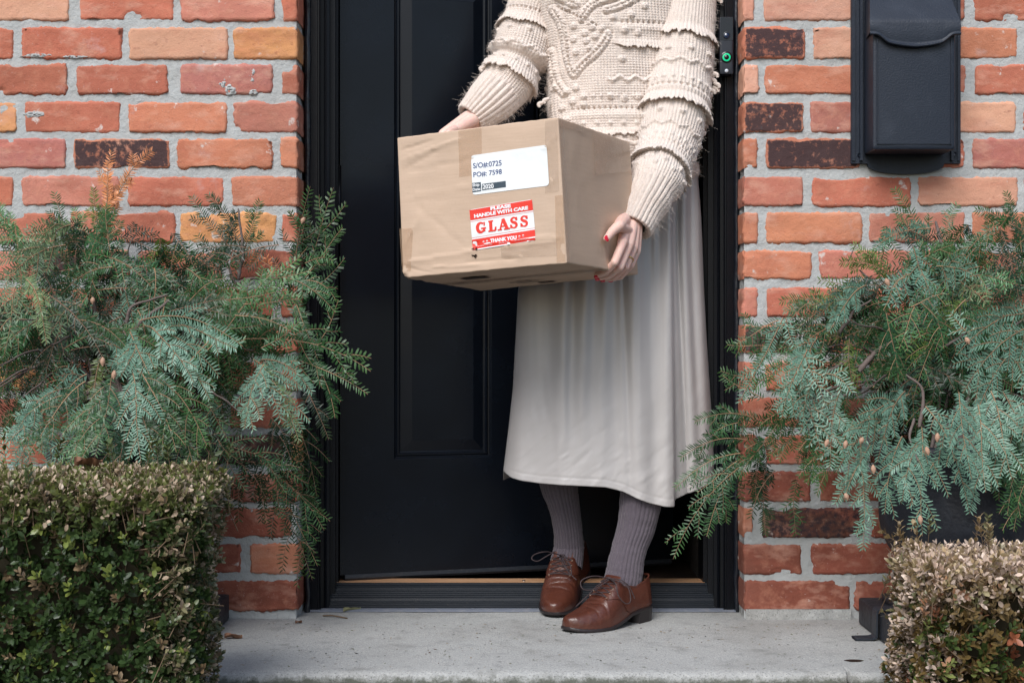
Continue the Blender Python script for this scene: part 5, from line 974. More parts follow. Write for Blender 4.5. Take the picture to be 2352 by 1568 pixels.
# gold ring
rc = mcp[2]*.42+pip[2]*.58; ax = nrm(pip[2]-mcp[2]); a = np.linspace(0, 2*math.pi, 33)[:-1]; n1 = nrm(np.cross(ax, [0, 0, 1.])); n2 = np.cross(ax, n1); P = rc+.0102*(np.cos(a)[:, None]*n1+np.sin(a)[:, None]*n2)
T, N_, B_ = frames(P); k = 8; b = np.arange(k)*2*math.pi/k; rr = (P-rc)/.0102
V = P[:, None]+.0014*(np.cos(b)[None, :, None]*rr[:, None]*.6+np.sin(b)[None, :, None]*ax*1.2); mb = MB(); mb.add(V.reshape(-1, 3), gridF(32, k, True, True)); rg = mb.build('gold_ring', M_gold, body, col=False)

# ---- knitted sweater ----
M_knit = mat('cream_wool', (.72, .62, .555), .95, .15, sheen=.6, mottle=[(60, .35, (.78, .70, .63), .4, .65), (380, .4, (.46, .36, .30), .55, .75)], bump=[(380, .0018), (170, .0015)])
G = lambda x, w_: np.exp(-(x/w_)**2)
def stitch(v, c, row=.0062, col_=.0074, amp=.0011):
    amp = amp*1.35          # small V stitches; c is the distance round, v the distance along (m)
    ph = c/col_; k = np.abs((ph % 1)-.5)*2; return amp*(np.sin((v/row+k*.5)*2*math.pi)*.6+np.cos(ph*2*math.pi)*.55)
def garter(v, c, amp=.0011): return amp*np.sin(v/.0062*2*math.pi+.6*np.sin(c/.0066*2*math.pi))
def bobble(v, c, v0, c0, step, n_lo=-99, n_hi=99, r=.0075, h=.0062):
    q = (c-c0)/step; k = np.clip(np.round(q), n_lo, n_hi); d = np.sqrt(((c-c0-k*step))**2+(v-v0)**2); return h*np.clip(1-(d/r)**2, 0, 1)**.6
def holes(v, c, v0, step, r=.0032, h=.009): k = np.round(c/step); d = np.sqrt((c-k*step)**2+(v-v0)**2); return -h*np.exp(-(d/r)**2)
def wave(v, c, v0, lam=.036, amp=.0060, h=.0062, w_=.0046):
    tri = np.abs(((c/lam) % 1)-.5)*4-1; x = v-(v0+amp*tri); return h*np.exp(-(x/w_)**2)*np.where(x > 0, 1, 1)-.002*np.exp(-((x-.007)/.003)**2)
AX = {}
def ruffle(v, c, v0, h=.016, w_=.008, lip=1):
    st = .5+.5*np.abs(np.sin(c/.0085*math.pi+v0*90)); jag = (noise(c*140, v0*100, 1.)-.5)+(st-.5)*.9; x = v-(v0+.003*jag+.006*(noise(c*30, v0*50)-.5)); up = np.where(x < 0, np.exp(-(x/w_)**2), np.exp(-(x/.0030)**2))
    AX['d'] = AX.get('d', 0)+up**1.5*h*(.75+.7*jag); return (h*.72*(1+.45*jag))*up-.004*np.exp(-((x-.006)/.004)**2)
def ruffle_old(v, c, v0, h=.016, w_=.008, lip=1):
    jag = (noise(c*260, v0*100, 1.)-.5); x = v-(v0+.003*jag+.004*(noise(c*30, v0*50)-.5)); up = np.where(x < 0, np.exp(-(x/w_)**2), np.exp(-(x/.0022)**2)); return (h*(1+.35*jag))*up-.003*np.exp(-((x-.006)/.004)**2)
def sleeve(path, radii, n, k, fn, cuff_r, zsq=1.):
    P = bez(path, n); R = bez(np.array(radii)[:, None]*[1, 1, 1], n)[:, 0]; T, N, B = frames(P); S = np.concatenate([[0], np.cumsum(np.linalg.norm(np.diff(P, axis=0), axis=1))])
    a = np.arange(k)*2*math.pi/k; v = S[-1]-S[:, None]+0*a[None]; c = a[None]*.06+0*v                # v from the cuff upward
    c = a[None]*np.median(R)+0*v; AX.clear(); d = fn(v, c, a[None]+0*v); axd = AX.get('d', 0*v)
    r = R[:, None]+d; V = P[:, None]+r[..., None]*(np.cos(a)[None, :, None]*N[:, None]+np.sin(a)[None, :, None]*B[:, None])+T[:, None]*axd[..., None]
    # cuff rolls in to the wrist
    e = [V[-1]]; cen = P[-1]
    for f in (.93, .80, .70): e.append(cen+(V[-1]-cen)*f+T[-1]*(.0035 if f > .9 else (.001 if f > .75 else -.008)))
    e.append(P[-4]+(V[-4]-P[-4])*.66)
    V = np.concatenate([V]+[x[None] for x in e[1:]]); return V.reshape(-1, 3), gridF(len(V), k, False, True)[:, ::-1], P, R
def rib(c, R_, nr_, amp=.0030): q = c/(2*math.pi*R_)*nr_; return amp*(np.abs(np.sin(q*math.pi))**.6*2-1.1)
folds = lambda v, c, s_: (fbm(v*16+s_, c*7+s_, s_)-.5)
def fnL(v, c, a):                            # her left sleeve, right in the picture
    cu = np.clip((.118-v)/.012, 0, 1); R_ = np.median(c.max(1))/(2*math.pi); d = rib(c, R_, 26, .0026)*cu+(stitch(v, c, amp=.0004)*cu)+stitch(v, c, amp=.0012)*(1-cu)
    d += ruffle(v*-1, c, -.178, .015)+bobble(v, c, .148, .005, .045)+bobble(v, c, .133, .025, .045, r=.006, h=.005)+holes(v, c, .206, .0125)+.0035*G(v-.196, .006)+bobble(v, c, .226, .01, .018, r=.0055, h=.004)
    d += wave(v, c, .262)+bobble(v, c, .305, .0, .045)+garter(v, c)*G(v-.285, .02)*.8
    d += ruffle(v*-1, c, -.348, .017)+holes(v, c, .380, .0125)+.003*G(v-.37, .006)+bobble(v, c, .398, .01, .018, r=.0055, h=.004)+wave(v, c, .445)+bobble(v, c, .48, .0, .045)+ruffle(v*-1, c, -.53, .015)
    return d+.012*folds(v, c, 3.)*(1-cu*.6)-.006*np.exp(-((v-.10)/.012)**2)*(1+np.cos(a*1+1))*.5+.006*G(v-.13, .02)
def fnR(v, c, a):
    cu = np.clip((.105-v)/.012, 0, 1); R_ = np.median(c.max(1))/(2*math.pi); d = rib(c, R_, 24, .0030)*cu+stitch(v, c, amp=.0004)*cu+stitch(v, c, amp=.0012)*(1-cu)
    d += ruffle(v*-1, c, -.150, .014)+garter(v, c)*G(v-.128, .015)+bobble(v, c, .172, .005, .03, r=.006, h=.005)+wave(v, c, .205)-.006*G(v-.187, .006)+garter(v, c, .0014)*G(v-.225, .02)+bobble(v, c, .25, .0, .045)
    d += ruffle(v*-1, c, -.285, .015)+holes(v, c, .31, .0125)+wave(v, c, .35)
    return d+.012*folds(v, c, 8.)*(1-cu*.6)-.008*G(v-.182, .010)+.006*G(v-.20, .016)
mb = MB()
VL, FL, PL, RL = sleeve([W(1592, -110, .12), W(1582, -20, .11), W(1568, 90, .09), W(1557, 200, .06), W(1537, 320, .01), W(1503, 425, -.075), W(1474, 480, -.105), W(1454, 520, -.125)], [.060, .066, .074, .077, .069, .057, .046, .0435], 420, 300, fnL, 0)
mb.add(VL, FL)
VR, FR, PR, RR = sleeve([W(1262, -110, .15), W(1236, -20, .15), W(1213, 60, .14), W(1192, 130, .12), W(1160, 195, .10), W(1120, 238, .075), W(1082, 272, .058)], [.062, .062, .064, .067, .061, .052, .037], 320, 280, fnR, 0)
mb.add(VR, FR)
# torso
nv, nu = 330, 620; Ys = np.linspace(-110, 414, nv); th = np.linspace(0, 2*math.pi, nu, endpoint=False)
xl = np.interp(Ys, [-110, -60, 0, 60, 110, 200, 280, 350, 385, 414], [1250, 1232, 1226, 1238, 1250, 1256, 1262, 1266, 1268, 1272]); xr = np.interp(Ys, [-110, -60, 0, 100, 250, 340, 380, 400, 414], [1560, 1578, 1580, 1575, 1574, 1590, 1604, 1606, 1600])
yc_ = .135; s_ = (D+yc_)/F; cxm = ((xl+xr)/2-CX)*s_; hwm = (xr-xl)/2*s_; zz = H-(Ys-HY)*s_
dep = np.interp(Ys, [-110, 0, 200, 414], [.10, .115, .115, .125])
ct, st_ = np.cos(th), np.sin(th); ex = .82
Xn = np.sign(ct)*np.abs(ct)**ex; Yn = -np.sign(st_)*np.abs(st_)**ex                       # theta = pi/2 faces the camera
AX.clear(); cc = (Xn[None]*hwm[:, None]); v = (zz[:, None]-zz[-1]); c = np.where(st_[None] > 0, cc, cc+.5)
hem = np.clip((.040-v)/.008, 0, 1)
dd = stitch(v, c, amp=.0013)*(1-hem)+(.0024*(np.abs(np.sin(c/.0125*math.pi))**.6*2-1.1))*hem
cz = c-.175                                                                               # across, from the middle of the visible front
side_m = 1/(1+np.exp(-(c-(-.035 if False else .0)+np.clip(.24-v, 0, .1)*1.3)/.006))                                                  # right-hand panel mask
dd += side_m*(holes(v, c, .153, .0125)+.003*G(v-.136, .008)+wave(v, c, .221)+garter(v, c, .0013)*G(v-.19, .018)+ruffle(-v, c, -.304, .010, .007)+holes(v, c, .352, .0125)+.0035*G(v-.338, .007)+garter(v, c, .0013)*G(v-.245, .015)+bobble(v, c, .180, .01, .018, r=.0055, h=.004)+ruffle(-v, c, -.100, .008, .006)+bobble(v, c, .118, .0, .03, r=.006, h=.0045)+wave(v, c, .073, amp=.004, h=.004))
# V-shaped cables with a line of eyelets between
def cable(x0, v0, x1, v1, w_=.010, h=.0046):
    A = np.array([x0, v0]); B = np.array([x1, v1]); L = np.linalg.norm(B-A); u_ = (B-A)/L; s1 = (c-A[0])*u_[0]+(v-A[1])*u_[1]; t1 = -(c-A[0])*u_[1]+(v-A[1])*u_[0]
    m = 1/(1+np.exp(-(s1)/.003))*1/(1+np.exp((s1-L)/.003)); return m*(h*np.exp(-(t1/w_)**4)*(1+.22*np.sin(s1/.0085*2*math.pi+np.sign(t1)*2))-.006*np.exp(-(t1/.0016)**2)*(.5+.5*np.cos(s1/.011*2*math.pi))-.0035*np.exp(-((np.abs(t1)-w_*1.15)/.0025)**2))
X2c = lambda X, Y: ((X-CX)*s_-.215, H-(Y-HY)*s_-zz[-1])
c = np.where(st_[None] > 0, cc+cxm[:, None]-.215, cc+.5)
def cpath(pts, w_=.010, h=.0050):
    Pm = np.array([X2c(*p) for p in bez(np.array([[*p, 0.] for p in pts]), 6*len(pts))[:, :2]]); best = np.full(np.broadcast(c, v).shape, 9.); arc_ = np.zeros_like(best); sg = np.zeros_like(best); L0 = 0
    for A, B in zip(Pm[:-1], Pm[1:]):
        ab = B-A; L = np.linalg.norm(ab)+1e-9; t_ = np.clip(((c-A[0])*ab[0]+(v-A[1])*ab[1])/L**2, 0, 1); dx, dy = c-A[0]-t_*ab[0], v-A[1]-t_*ab[1]; q_ = np.hypot(dx, dy); m = q_ < best
        best = np.where(m, q_, best); arc_ = np.where(m, L0+t_*L, arc_); sg = np.where(m, np.sign(dx*ab[1]-dy*ab[0]), sg); L0 += L
    return (st_[None] > 0)*(h*np.exp(-(best/w_)**4)*(1+.30*np.sin(arc_/.0085*2*math.pi+sg*1.6))-.0035*np.exp(-(best/.0018)**2)-.003*np.exp(-((best-w_*1.2)/.0028)**2))
for pts in ([(1268, 40), (1284, 70), (1292, 100), (1299, 142), (1313, 187), (1322, 180), (1338, 163), (1360, 146), (1379, 122), (1388, 104)], [(1330, 66), (1346, 44), (1371, 28), (1412, 18), (1438, 4), (1452, -20)], [(1385, 48), (1412, 40), (1448, 22), (1470, 0)], [(1262, 130), (1268, 165), (1276, 200), (1292, 228)], [(1240, -30), (1262, 0), (1290, 20), (1318, 34)]): dd += cpath(pts)
for (X, Y) in ((1313, 82), (1354, 88), (1349, 74), (1377, 91), (1338, 100), (1360, 108), (1313, 111), (1342, 117), (1319, 141), (1350, 133), (1319, 220), (1300, 226), (1336, 240), (1336, 258), (1312, 250), (1272, 214), (1290, 262), (1421, 158), (1440, 60), (1470, 40), (1285, 12), (1300, 40), (1400, 66), (1425, 96), (1455, 100), (1395, 242), (1425, 246), (1455, 242), (1275, 290), (1300, 290)):
    p_ = X2c(X, Y); dd += .0062*np.clip(1-((c-p_[0])**2+(v-p_[1])**2)/.0088**2, 0, 1)**.6*(st_[None] > 0)
for i in range(11):
    for (X, Y) in ((1278+i*8.5, 38+i*4.5), (1328+i*7, 176-i*7.5), (1306-i*1.2, 168-i*9), (1440+i*4, 40-i*6)):
        p_ = X2c(X, Y); dd += -.0065*np.exp(-(((c-p_[0])**2+(v-p_[1])**2)/.0027**2))*(st_[None] > 0)
dd += .016*(fbm(c*9+3, v*7, 2.)-.5)+.004*(fbm(c*30, v*24, 5.)-.5)-.007*G(v-.045, .010)*(1-hem)
axt = AX.get('d', 0*dd)*(st_[None] > -.3)
R1 = 1+dd/np.maximum(hwm[:, None], .05)*1.0; nx_, ny_ = ct[None]/hwm[:, None], -st_[None]/dep[:, None]; ln = np.sqrt(nx_**2+ny_**2); nx_, ny_ = nx_/ln, ny_/ln
V = np.stack([cxm[:, None]+Xn[None]*hwm[:, None]+nx_*dd, yc_+Yn[None]*dep[:, None]+ny_*dd, np.broadcast_to(zz[:, None], dd.shape)-.003*np.sin(th*3)[None]*np.clip((.05-v)/.05, 0, 1)-axt*side_m], -1)
e1 = V[-1].copy(); cen = e1.mean(0); V = np.concatenate([V, (cen+(e1-cen)*.97-[0, 0, .003])[None], (cen+(e1-cen)*.9+[0, 0, .01])[None]])
top = V[0]; cen = np.array([top[:, 0].mean(), yc_+.01, top[0, 2]+.075]); V = np.concatenate([np.array([top+(cen-top)*f for f in (.75, .5, .3, .15)]), V])
mb.add(V.reshape(-1, 3), gridF(len(V), nu, False, True)[:, ::-1]); torsoV = V.reshape(-1, 3)
swt = mb.build('sweater', M_knit, person, col=False)
# loose mohair fibres
frs = np.random.RandomState(4); mb = MB(); allv = [(VL, PL), (VR, PR), (torsoV, np.array([[cxm.mean(), yc_, 1.3]]))]
for vv, pp in allv:
    for i in range(5200 if len(pp) > 1 else 5200):
        p = vv[frs.randint(len(vv))]
        if p[1] > .2: continue
        cpt = pp[np.argmin(((pp-p)**2).sum(1))] if len(pp) > 1 else np.array([p[0]*.3+cxm.mean()*.7, yc_, p[2]]); n_ = nrm(p-cpt); d = nrm(n_+(frs.rand(3)-.5)*1.6); L_ = .005+.015*frs.rand()**4; cur = (frs.rand(3)-.5)*1.6
        t = np.linspace(0, 1, 6)[:, None]; P = p+d*L_*t+cur*L_*t*t*.6+np.array([0, 0, -.3])*L_*t*t; w_ = nrm(np.cross(d, [0, 1., 0]))*.00012
        mb.add(np.stack([P-w_, P+w_], 1).reshape(-1, 3), gridF(6, 2))
mb.build('wool_fuzz', M_knit, swt, col=False)
# tassel-like knots on the ruffles
mb = MB()
for (X, Y, y_) in ((1646, 172, .05), (1641, 186, .05), (1650, 196, .05), (1648, 205, .055), (1640, 210, .055), (1655, 2, .09), (1112, 148, .08), (1105, 158, .08), (1116, 140, .09), (1160, 40, .12), (1156, 52, .12), (1165, 30, .12), (1163, 72, .12), (1250, 232, .07), (1238, 240, .07), (1602, 300, .0), (1590, 340, -.02)):
    p = W(X, Y, y_); V, Fc = tube(bez([p+[-.012*np.sign(X-1400), 0, .006], p, p+[.002, -.002, -.007]], 9), np.array([.003, .004, .005, .0055, .0055, .005, .0045, .004, .0025]), 8); mb = MB(); mb.add(V, Fc); mb.build('yarn_knot', M_knit, swt, col=False)

# ---- long skirt ----
M_skirt = mat('grey_satin', (.485, .46, .45), .32, .45, sheen=.08, bump=[((500, 500, 700), .0002)])
nf, nb, nvv = 420, 90, 260; t = np.linspace(0, 1, nvv)
Yt = 385; hemX = np.array([1157, 1175, 1200, 1240, 1310, 1380, 1420, 1450, 1480, 1510, 1533, 1541, 1560, 1590, 1641]); hemY = np.array([1088, 1098, 1103, 1107, 1109, 1112, 1122, 1137, 1149, 1156, 1158, 1146, 1138, 1128, 1108])
u = np.linspace(0, 1, nf); XL_ = lambda Y: np.interp(Y, [385, 420, 480, 560, 665, 780, 900, 1000, 1110], [1290, 1272, 1242, 1212, 1190, 1184, 1178, 1168, 1156]); XR_ = lambda Y: np.interp(Y, [385, 480, 560, 665, 780, 900, 1000, 1110], [1602, 1610, 1614, 1618, 1624, 1632, 1638, 1642])
rowsV = []
FO = [(1205, 1185, -.007, -.005, 16), (1262, 1246, .015, .0, 16), (1292, 1285, -.010, -.003, 11), (1318, 1300, .020, .001, 11), (1342, 1330, -.006, .0, 9), (1366, 1345, .020, .004, 17), (1404, 1400, .018, .007, 15), (1421, 1436, .010, .004, 6), (1446, 1466, -.011, -.006, 18), (1478, 1485, .005, .003, 12), (1524, 1518, -.013, -.014, 13), (1549, 1570, .016, .006, 5), (1566, 1590, -.006, -.003, 8), (1580, 1600, .007, .003, 7), (1600, 1622, -.005, -.004, 8)]
for k in range(nvv):
    tt = t[k]; Yc = Yt+(1110-Yt)*tt; a, b = XL_(Yc), XR_(Yc); X = a+(b-a)*u; hy = np.interp(X+(1157-XL_(1110))*(1-tt), hemX, hemY); Y = Yt+(hy-Yt)*tt
    bdep = .115+.05*tt; yb_ = .115-bdep*np.abs(1-(2*u-1)**2)**.5*1.0
    f = np.zeros(nf); q = np.clip((Yc-560)/550, 0, 1)
    for (X0, X1, A0, A1, w_) in FO:
        c_ = X0+(X1-X0)*q; ww2 = w_*(1+.7*q); amp = A0*(1-q)**1.1+A1*q; f += amp*np.exp(-((X-c_)/ww2)**2)
    Xs = 1537-3*(1-q); f += (.016+.030*q)/(1+np.exp(-(X-Xs)/1.3))*np.exp(-np.clip(X-Xs, 0, None)/90)
    f += -.012*np.exp(-((X-1175)/30)**2)*q
    f += (fbm(X*.020, Yc*.006, 2.)-.5)*.006+.0024*(fbm((X+Yc)*.03, (X-Yc*.6)*.012, 4.)-.5)*(q**2)*2
    cr = fbm((X*.8+Y)*.05, (X-Y*.8)*.014, 9.); f += -.0007*np.clip(cr-.55, 0, 1)*4*np.exp(-((Yc-1050)/70)**2)
    f += .0010*np.exp(-((Y-(hy-17))/2.2)**2)*q; f += .0006*np.sin(X*.36+2*np.sin(Yc*.004+X*.02))*(1-q)**1.5*np.clip(noise(X*.03, Yc*.004, 6.)*2-.7, 0, 1); f += .0030*np.exp(-((X-(1556+14*q))/1.6)**2)*q
    yy = yb_+f; s2 = (D+yy)/F; zfix = (D+.02)/F
    rowsV.append(np.concatenate([np.stack([(X-CX)*((D+.115)/F), yy, H-(Y-HY)*(D+.02)/F], -1),
        np.stack([((a+b)/2-CX)*((D+.115)/F)+(b-a)/2*((D+.115)/F)*np.cos(np.linspace(0, math.pi, nb+2)[1:-1]), .115+bdep*.95*np.sin(np.linspace(0, math.pi, nb+2)[1:-1])+.010*np.sin(np.linspace(0, math.pi, nb+2)[1:-1]*14)*tt, np.full(nb, H-(Yc-HY)*(D+.02)/F)], -1)]))
V = np.array(rowsV); inner = V[::-1].copy(); cx_ = V[:, :, 0].mean(); inner[..., 1] += np.where(inner[..., 1] < .115, .0015, -.0015); inner[..., 0] += np.where(inner[..., 0] < cx_, .0012, -.0012)
V = np.concatenate([V, inner[:60]]); mb = MB(); mb.add(V.reshape(-1, 3), gridF(len(V), nf+nb, False, True)[:, ::-1]); mb.build('skirt', M_skirt, person, col=False)

# ---- ribbed socks ----
M_sock = mat('mauve_grey_wool', (.098, .082, .098), .9, .2, sheen=.3, mottle=[(300, .5, (.18, .15, .18), .5, .7), (150, .4, (.06, .048, .055), .55, .75)], bump=[(500, .0006)])
def sock(path, radii):
    n, k = 160, 200; P = bez(path, n); R = bez(np.array(radii)[:, None]*[1, 1, 1], n)[:, 0]; T, N, B = frames(P); a = np.arange(k)*2*math.pi/k
    r = R[:, None]+.0016*(np.abs(np.sin(a*14))**.5*2-1)[None]+(fbm(np.arange(n)[:, None]*.12, a[None]*1.5)-.5)*.003; V = P[:, None]+r[..., None]*(np.cos(a)[None, :, None]*N[:, None]+np.sin(a)[None, :, None]*B[:, None])
    mb = MB(); mb.add(V.reshape(-1, 3), gridF(n, k, False, True)[:, ::-1]); return mb.build('sock', M_sock, person, col=False)
sock([W(1284, 1060, .13), W(1284, 1110, .135), W(1293, 1151, .14), W(1301.5, 1195, .15), W(1306, 1235, .16), W(1306, 1262, .165), W(1300, 1300, .15)], [.047, .045, .0372, .0335, .0335, .036, .038])
sock([W(1476, 1100, .02), W(1470, 1160, .015), W(1461, 1209, .01), W(1447, 1253, 0.0), W(1439, 1285, -.008), W(1434, 1315, -.012), W(1428, 1350, -.018)], [.049, .0465, .0425, .0385, .0392, .0415, .043])

# ---- lace-up shoes ----
M_leather = mat('brown_leather', (.088, .027, .016), .32, .5, coat=.15, mottle=[(22, .7, (.055, .016, .011), .42, .66), (50, .35, (.17, .058, .032), .55, .72)], bump=[(45, .0020), (140, .0008), (600, .0002)])
M_sole = mat('dark_sole', (.022, .017, .018), .45, .4, bump=[(200, .0004)]); M_lace = mat('dark_brown_lace', (.05, .035, .037), .7, .3, bump=[(900, .0003)]); M_ft = mat('tan_eyelet', (.4, .27, .2), .5, .4)
tk = [0, .003, .008, .018, .03, .06, .10, .16, .25, .35, .45, .55, .65, .78, .90, .96, .985, 1.0]
hwk = [.0, .0065, .0105, .0148, .0185, .0250, .0308, .0375, .0435, .0452, .0435, .041, .037, .0352, .033, .028, .020, .006]
htk = [.007, .013, .0165, .020, .0225, .0265, .030, .0345, .042, .056, .074, .088, .090, .080, .082, .088, .088, .086]
slk = [.006, .006, .0058, .0052, .0045, .003, .0015, .0005, 0, .001, .006, .014, .022, .026, .0265, .027, .027, .027]
Lg = .268
def shoe(heel, toe, bend, lacepts, name):
    f = nrm(toe-heel); upv = nrm(np.array([0, 0, 1.])-f*f[2]); sd = np.cross(upv, f); Ls = np.linalg.norm(toe-heel)
    def loc(x, y, z_): return heel+f*((1-x)*Ls)[..., None]+sd*(y+bend*np.sin(np.clip(x, 0, 1)*math.pi)*.008)[..., None]+upv*z_[..., None]
    I = lambda tb_, t_: np.interp(t_, tk, tb_)
    from_open = .50
    def S(t_, p, off=0):                     # t along, p 0..1 over the top
        hw_, ht, sl = I(hwk, t_), I(htk, t_), I(slk, t_)+.0065; op = np.clip((t_-from_open)/.06, 0, 1)
        an = p*math.pi; cx_, sx = np.cos(an), np.sin(an); y = np.sign(cx_)*np.abs(cx_)**(.62+.0*op)*hw_; z_ = np.abs(sx)**(.80)*(ht-.0)
        # collar: sides rise to the rim instead of closing over
        pr = .5-.5*np.abs(1-2*p); yw = np.clip(pr/.40, 0, 1); yo = np.sign(.5-p)*(hw_*(1-.30*yw**1.5)); zo = (np.interp(t_, [.5, .6, .75, .9, 1], [.080, .062, .050, .060, .070]))*yw**.9
        y = y*(1-op)+yo*op; z_ = z_*(1-op)+zo*op
        crz = .0016*np.exp(-((t_-.30-.03*np.sin(p*6))/.010)**2)+.0013*np.exp(-((t_-.265+.02*np.sin(p*5))/.008)**2)-.0015*np.exp(-((t_-.34-.02*np.sin(p*4))/.009)**2)
        z_ = z_-crz*np.sin(an)*1.3; c_ = .32; ny = y/np.maximum(hw_, .004); nz = np.sin(an)*.9
        return loc(t_, y+ny*off, sl+z_+nz*off)
    tt = np.concatenate([np.linspace(0, .1, 22), np.linspace(.11, .985, 110), [.992, 1.]]); pp = np.linspace(0, 1, 61); Tt, Pp = np.meshgrid(tt, pp, indexing='ij'); V = S(Tt, Pp).reshape(-1, 3); Fq = gridF(len(tt), 61)
    ti = Tt.ravel()[Fq[:, 0]]; pi_ = (Pp.ravel()[Fq].mean(1)); keep = ~((ti > .53) & (ti < .965) & (np.abs(pi_-.5) < .105)); root_mb = MB(); root_mb.add(V, Fq[keep]); sh_ = root_mb.build('shoe', M_leather, person, col=False)
    # quarters lying over the vamp, one on each side of the laces
    for sgn in (-1, 1):
        U, Vv = np.meshgrid(np.linspace(0, 1, 50), np.linspace(0, 1, 22), indexing='ij'); pe = np.where(True, .405, 0); p_ = .02+(pe-.02)*Vv; t_front = .345+.005*Vv+(1-Vv)**1.3*.27; t_ = t_front+(.985-t_front)*U
        V = S(t_, p_ if sgn < 0 else 1-p_, .0020).reshape(-1, 3); q = gridF(50, 22); mb = MB(); mb.add(V, q)
        # edge thickness along the front and lace edges
        e = V.reshape(50, 22, 3); lo = S(t_, p_ if sgn < 0 else 1-p_, -.0005).reshape(50, 22, 3); mb.add(np.stack([e[0], lo[0]], 1).reshape(-1, 3), gridF(22, 2)); mb.add(np.stack([e[:30, -1], lo[:30, -1]], 1).reshape(-1, 3), gridF(30, 2)); mb.build('quarter', M_leather, sh_, col=False)
    # tongue and rim
    tr = np.concatenate([np.linspace(.55, .97, 40)]); L1 = S(tr, np.full(40, .395), .001); L2 = S(tr, np.full(40, .605), .001); bk = np.array([S(np.array(.985), np.array(p), .0005) for p in np.linspace(.42, .58, 6)])
    rim = np.concatenate([L1, bk, L2[::-1]]); mb = MB(); V, Fc = tube(bez(rim, 110), .0019, 8); mb.add(V, Fc); mb.build('collar', M_leather, sh_, col=False)
    U, Vv = np.meshgrid(np.linspace(.36, .56, 24), np.linspace(.40, .60, 16), indexing='ij'); q = S(np.minimum(U, .52), Vv, .0012); q = q+upv*(np.clip(U-.52, 0, 1)[..., None]*.25)-f*(np.clip(U-.52, 0, 1)[..., None]*.25); mb = MB(); mb.add(q.reshape(-1, 3), gridF(24, 16)); mb.build('tongue', M_leather, sh_, col=False)
    # sole and stacked heel
    ts = np.concatenate([np.linspace(0, .1, 20), np.linspace(.12, .98, 40), [.99, 1]]); rg_ = []
    a = np.linspace(-1, 1, 15)
    for off, dz in ((.0010, .0072), (.0030, .0062), (.0034, .0022), (.0026, .0)):
        rg_.append(np.concatenate([loc(ts, I(hwk, ts)+off, I(slk, ts)+dz), loc(ts[::-1], -(I(hwk, ts[::-1])+off), I(slk, ts[::-1])+dz)])+f*0)
    rgA = np.array(rg_); ext = np.array([1+.0, 1, 1, 1]); k = rgA.shape[1]; mb = MB(); mb.add(rgA.reshape(-1, 3), gridF(4, k, False, True))
    Tt, A_ = np.meshgrid(ts, a, indexing='ij'); mb.add(loc(Tt, A_*(I(hwk, Tt)+.0026), I(slk, Tt)+0*A_).reshape(-1, 3), gridF(len(ts), 15)); mb.build('sole', M_sole, sh_, col=False)
    th_ = np.linspace(.755, .992, 24); mb = MB(); ring = []
    for dz in (0, .5, 1):
        z_ = I(slk, th_)*dz; q = 1-.05*(1-dz); R_ = np.concatenate([loc(th_, (I(hwk, th_)+.0022)*q, z_-(1-dz)*0), loc(th_[::-1], -(I(hwk, th_[::-1])+.0022)*q, z_[::-1])]); ring.append(R_)
    R_ = np.array(ring); mb.add(R_.reshape(-1, 3), gridF(3, 48, False, True)); cen = R_[0].mean(0); mb.add(np.concatenate([R_[0], cen[None]]), [(i, (i+1) % 48, 48, 48) for i in range(48)]); mb.build('heel', M_sole, sh_, col=False)
    # laces: crossings, eyelets, then a bow through picture-guided points
    mb = MB(); rowsT = [.375, .415, .455, .495]
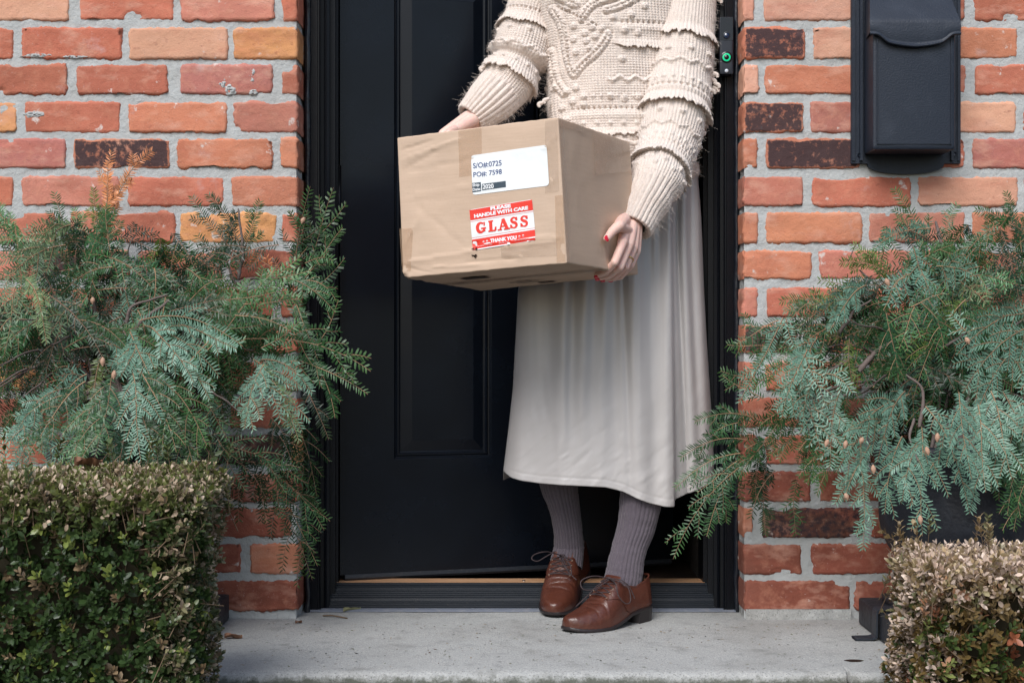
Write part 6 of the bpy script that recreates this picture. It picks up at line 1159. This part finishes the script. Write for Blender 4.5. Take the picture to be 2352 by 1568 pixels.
    for i, tr_ in enumerate(rowsT):
        A = S(np.array(tr_), np.array(.385), .004); B = S(np.array(tr_), np.array(.615), .004)
        for E_ in (A, B): V, Fc = tube([E_-upv*.0015, E_+upv*.0002], .0022, 10); ey = MB(); ey.add(V, Fc); ey.build('eyelet', M_ft, sh_, col=False)
        if i < 3:
            A2 = S(np.array(rowsT[i+1]), np.array(.385), .0045); B2 = S(np.array(rowsT[i+1]), np.array(.615), .0045)
            for p_, q_ in ((A, B2), (B, A2)): V, Fc = tube(bez([p_, (p_+q_)/2+upv*.003, q_], 12), .00135, 7); mb.add(V, Fc)
        if i == 0: V, Fc = tube(bez([A, (A+B)/2+upv*.003, B], 12), .00135, 7); mb.add(V, Fc)
    kn_ = S(np.array(.50), np.array(.5), .009); V, Fc = capsule(kn_-sd*.004, kn_+sd*.004, .0032, .0032, 10); mb.add(V, Fc)
    for e_ in (.385, .615): V, Fc = tube(bez([S(np.array(.495), np.array(e_), .0045), kn_], 6), .00135, 7); mb.add(V, Fc)
    for pts in lacepts: V, Fc = tube(bez([kn_]+[W(*p) if len(p) == 3 else p for p in pts]+([kn_] if pts[-1][0] is None else []), 44), .0013, 7); mb.add(V, Fc)
    mb.build('shoelace', M_lace, sh_, col=False)
    return kn_
Z3 = lambda X, Y, y: (1091+.293*X, 1033.6+.293*Y, y)
h1 = np.array([.307, .012, 0.]); t1_ = np.array([.116, -.158, 0.])
shoe(h1, t1_, 1, [[Z3(930, 985, -.10), Z3(835, 1020, -.11), Z3(845, 1085, -.12), Z3(930, 1090, -.11), Z3(1050, 1015, -.085)], [Z3(960, 1060, -.10), Z3(880, 1140, -.13), Z3(790, 1225, -.15)], [Z3(1100, 1040, -.125), Z3(1125, 1140, -.14), Z3(1180, 1200, -.135), Z3(1220, 1175, -.125), Z3(1190, 1060, -.11), Z3(1065, 1005, -.10)], [Z3(1140, 1015, -.105), Z3(1210, 1070, -.10), Z3(1252, 1160, -.10)]], 'a')
h2 = np.array([.170, .262, .046]); t2_ = np.array([.094, .006, .001])
shoe(h2, t2_, -1, [[Z3(560, 795, .08), Z3(470, 815, .07), Z3(445, 850, .06), Z3(490, 868, .06), Z3(560, 830, .07), Z3(630, 790, .085)], [Z3(680, 870, .07), Z3(740, 960, .05), Z3(795, 1015, .04)], [Z3(690, 850, .075), Z3(730, 950, .05), Z3(755, 975, .045), Z3(745, 900, .06), Z3(690, 820, .08)]], 'b')
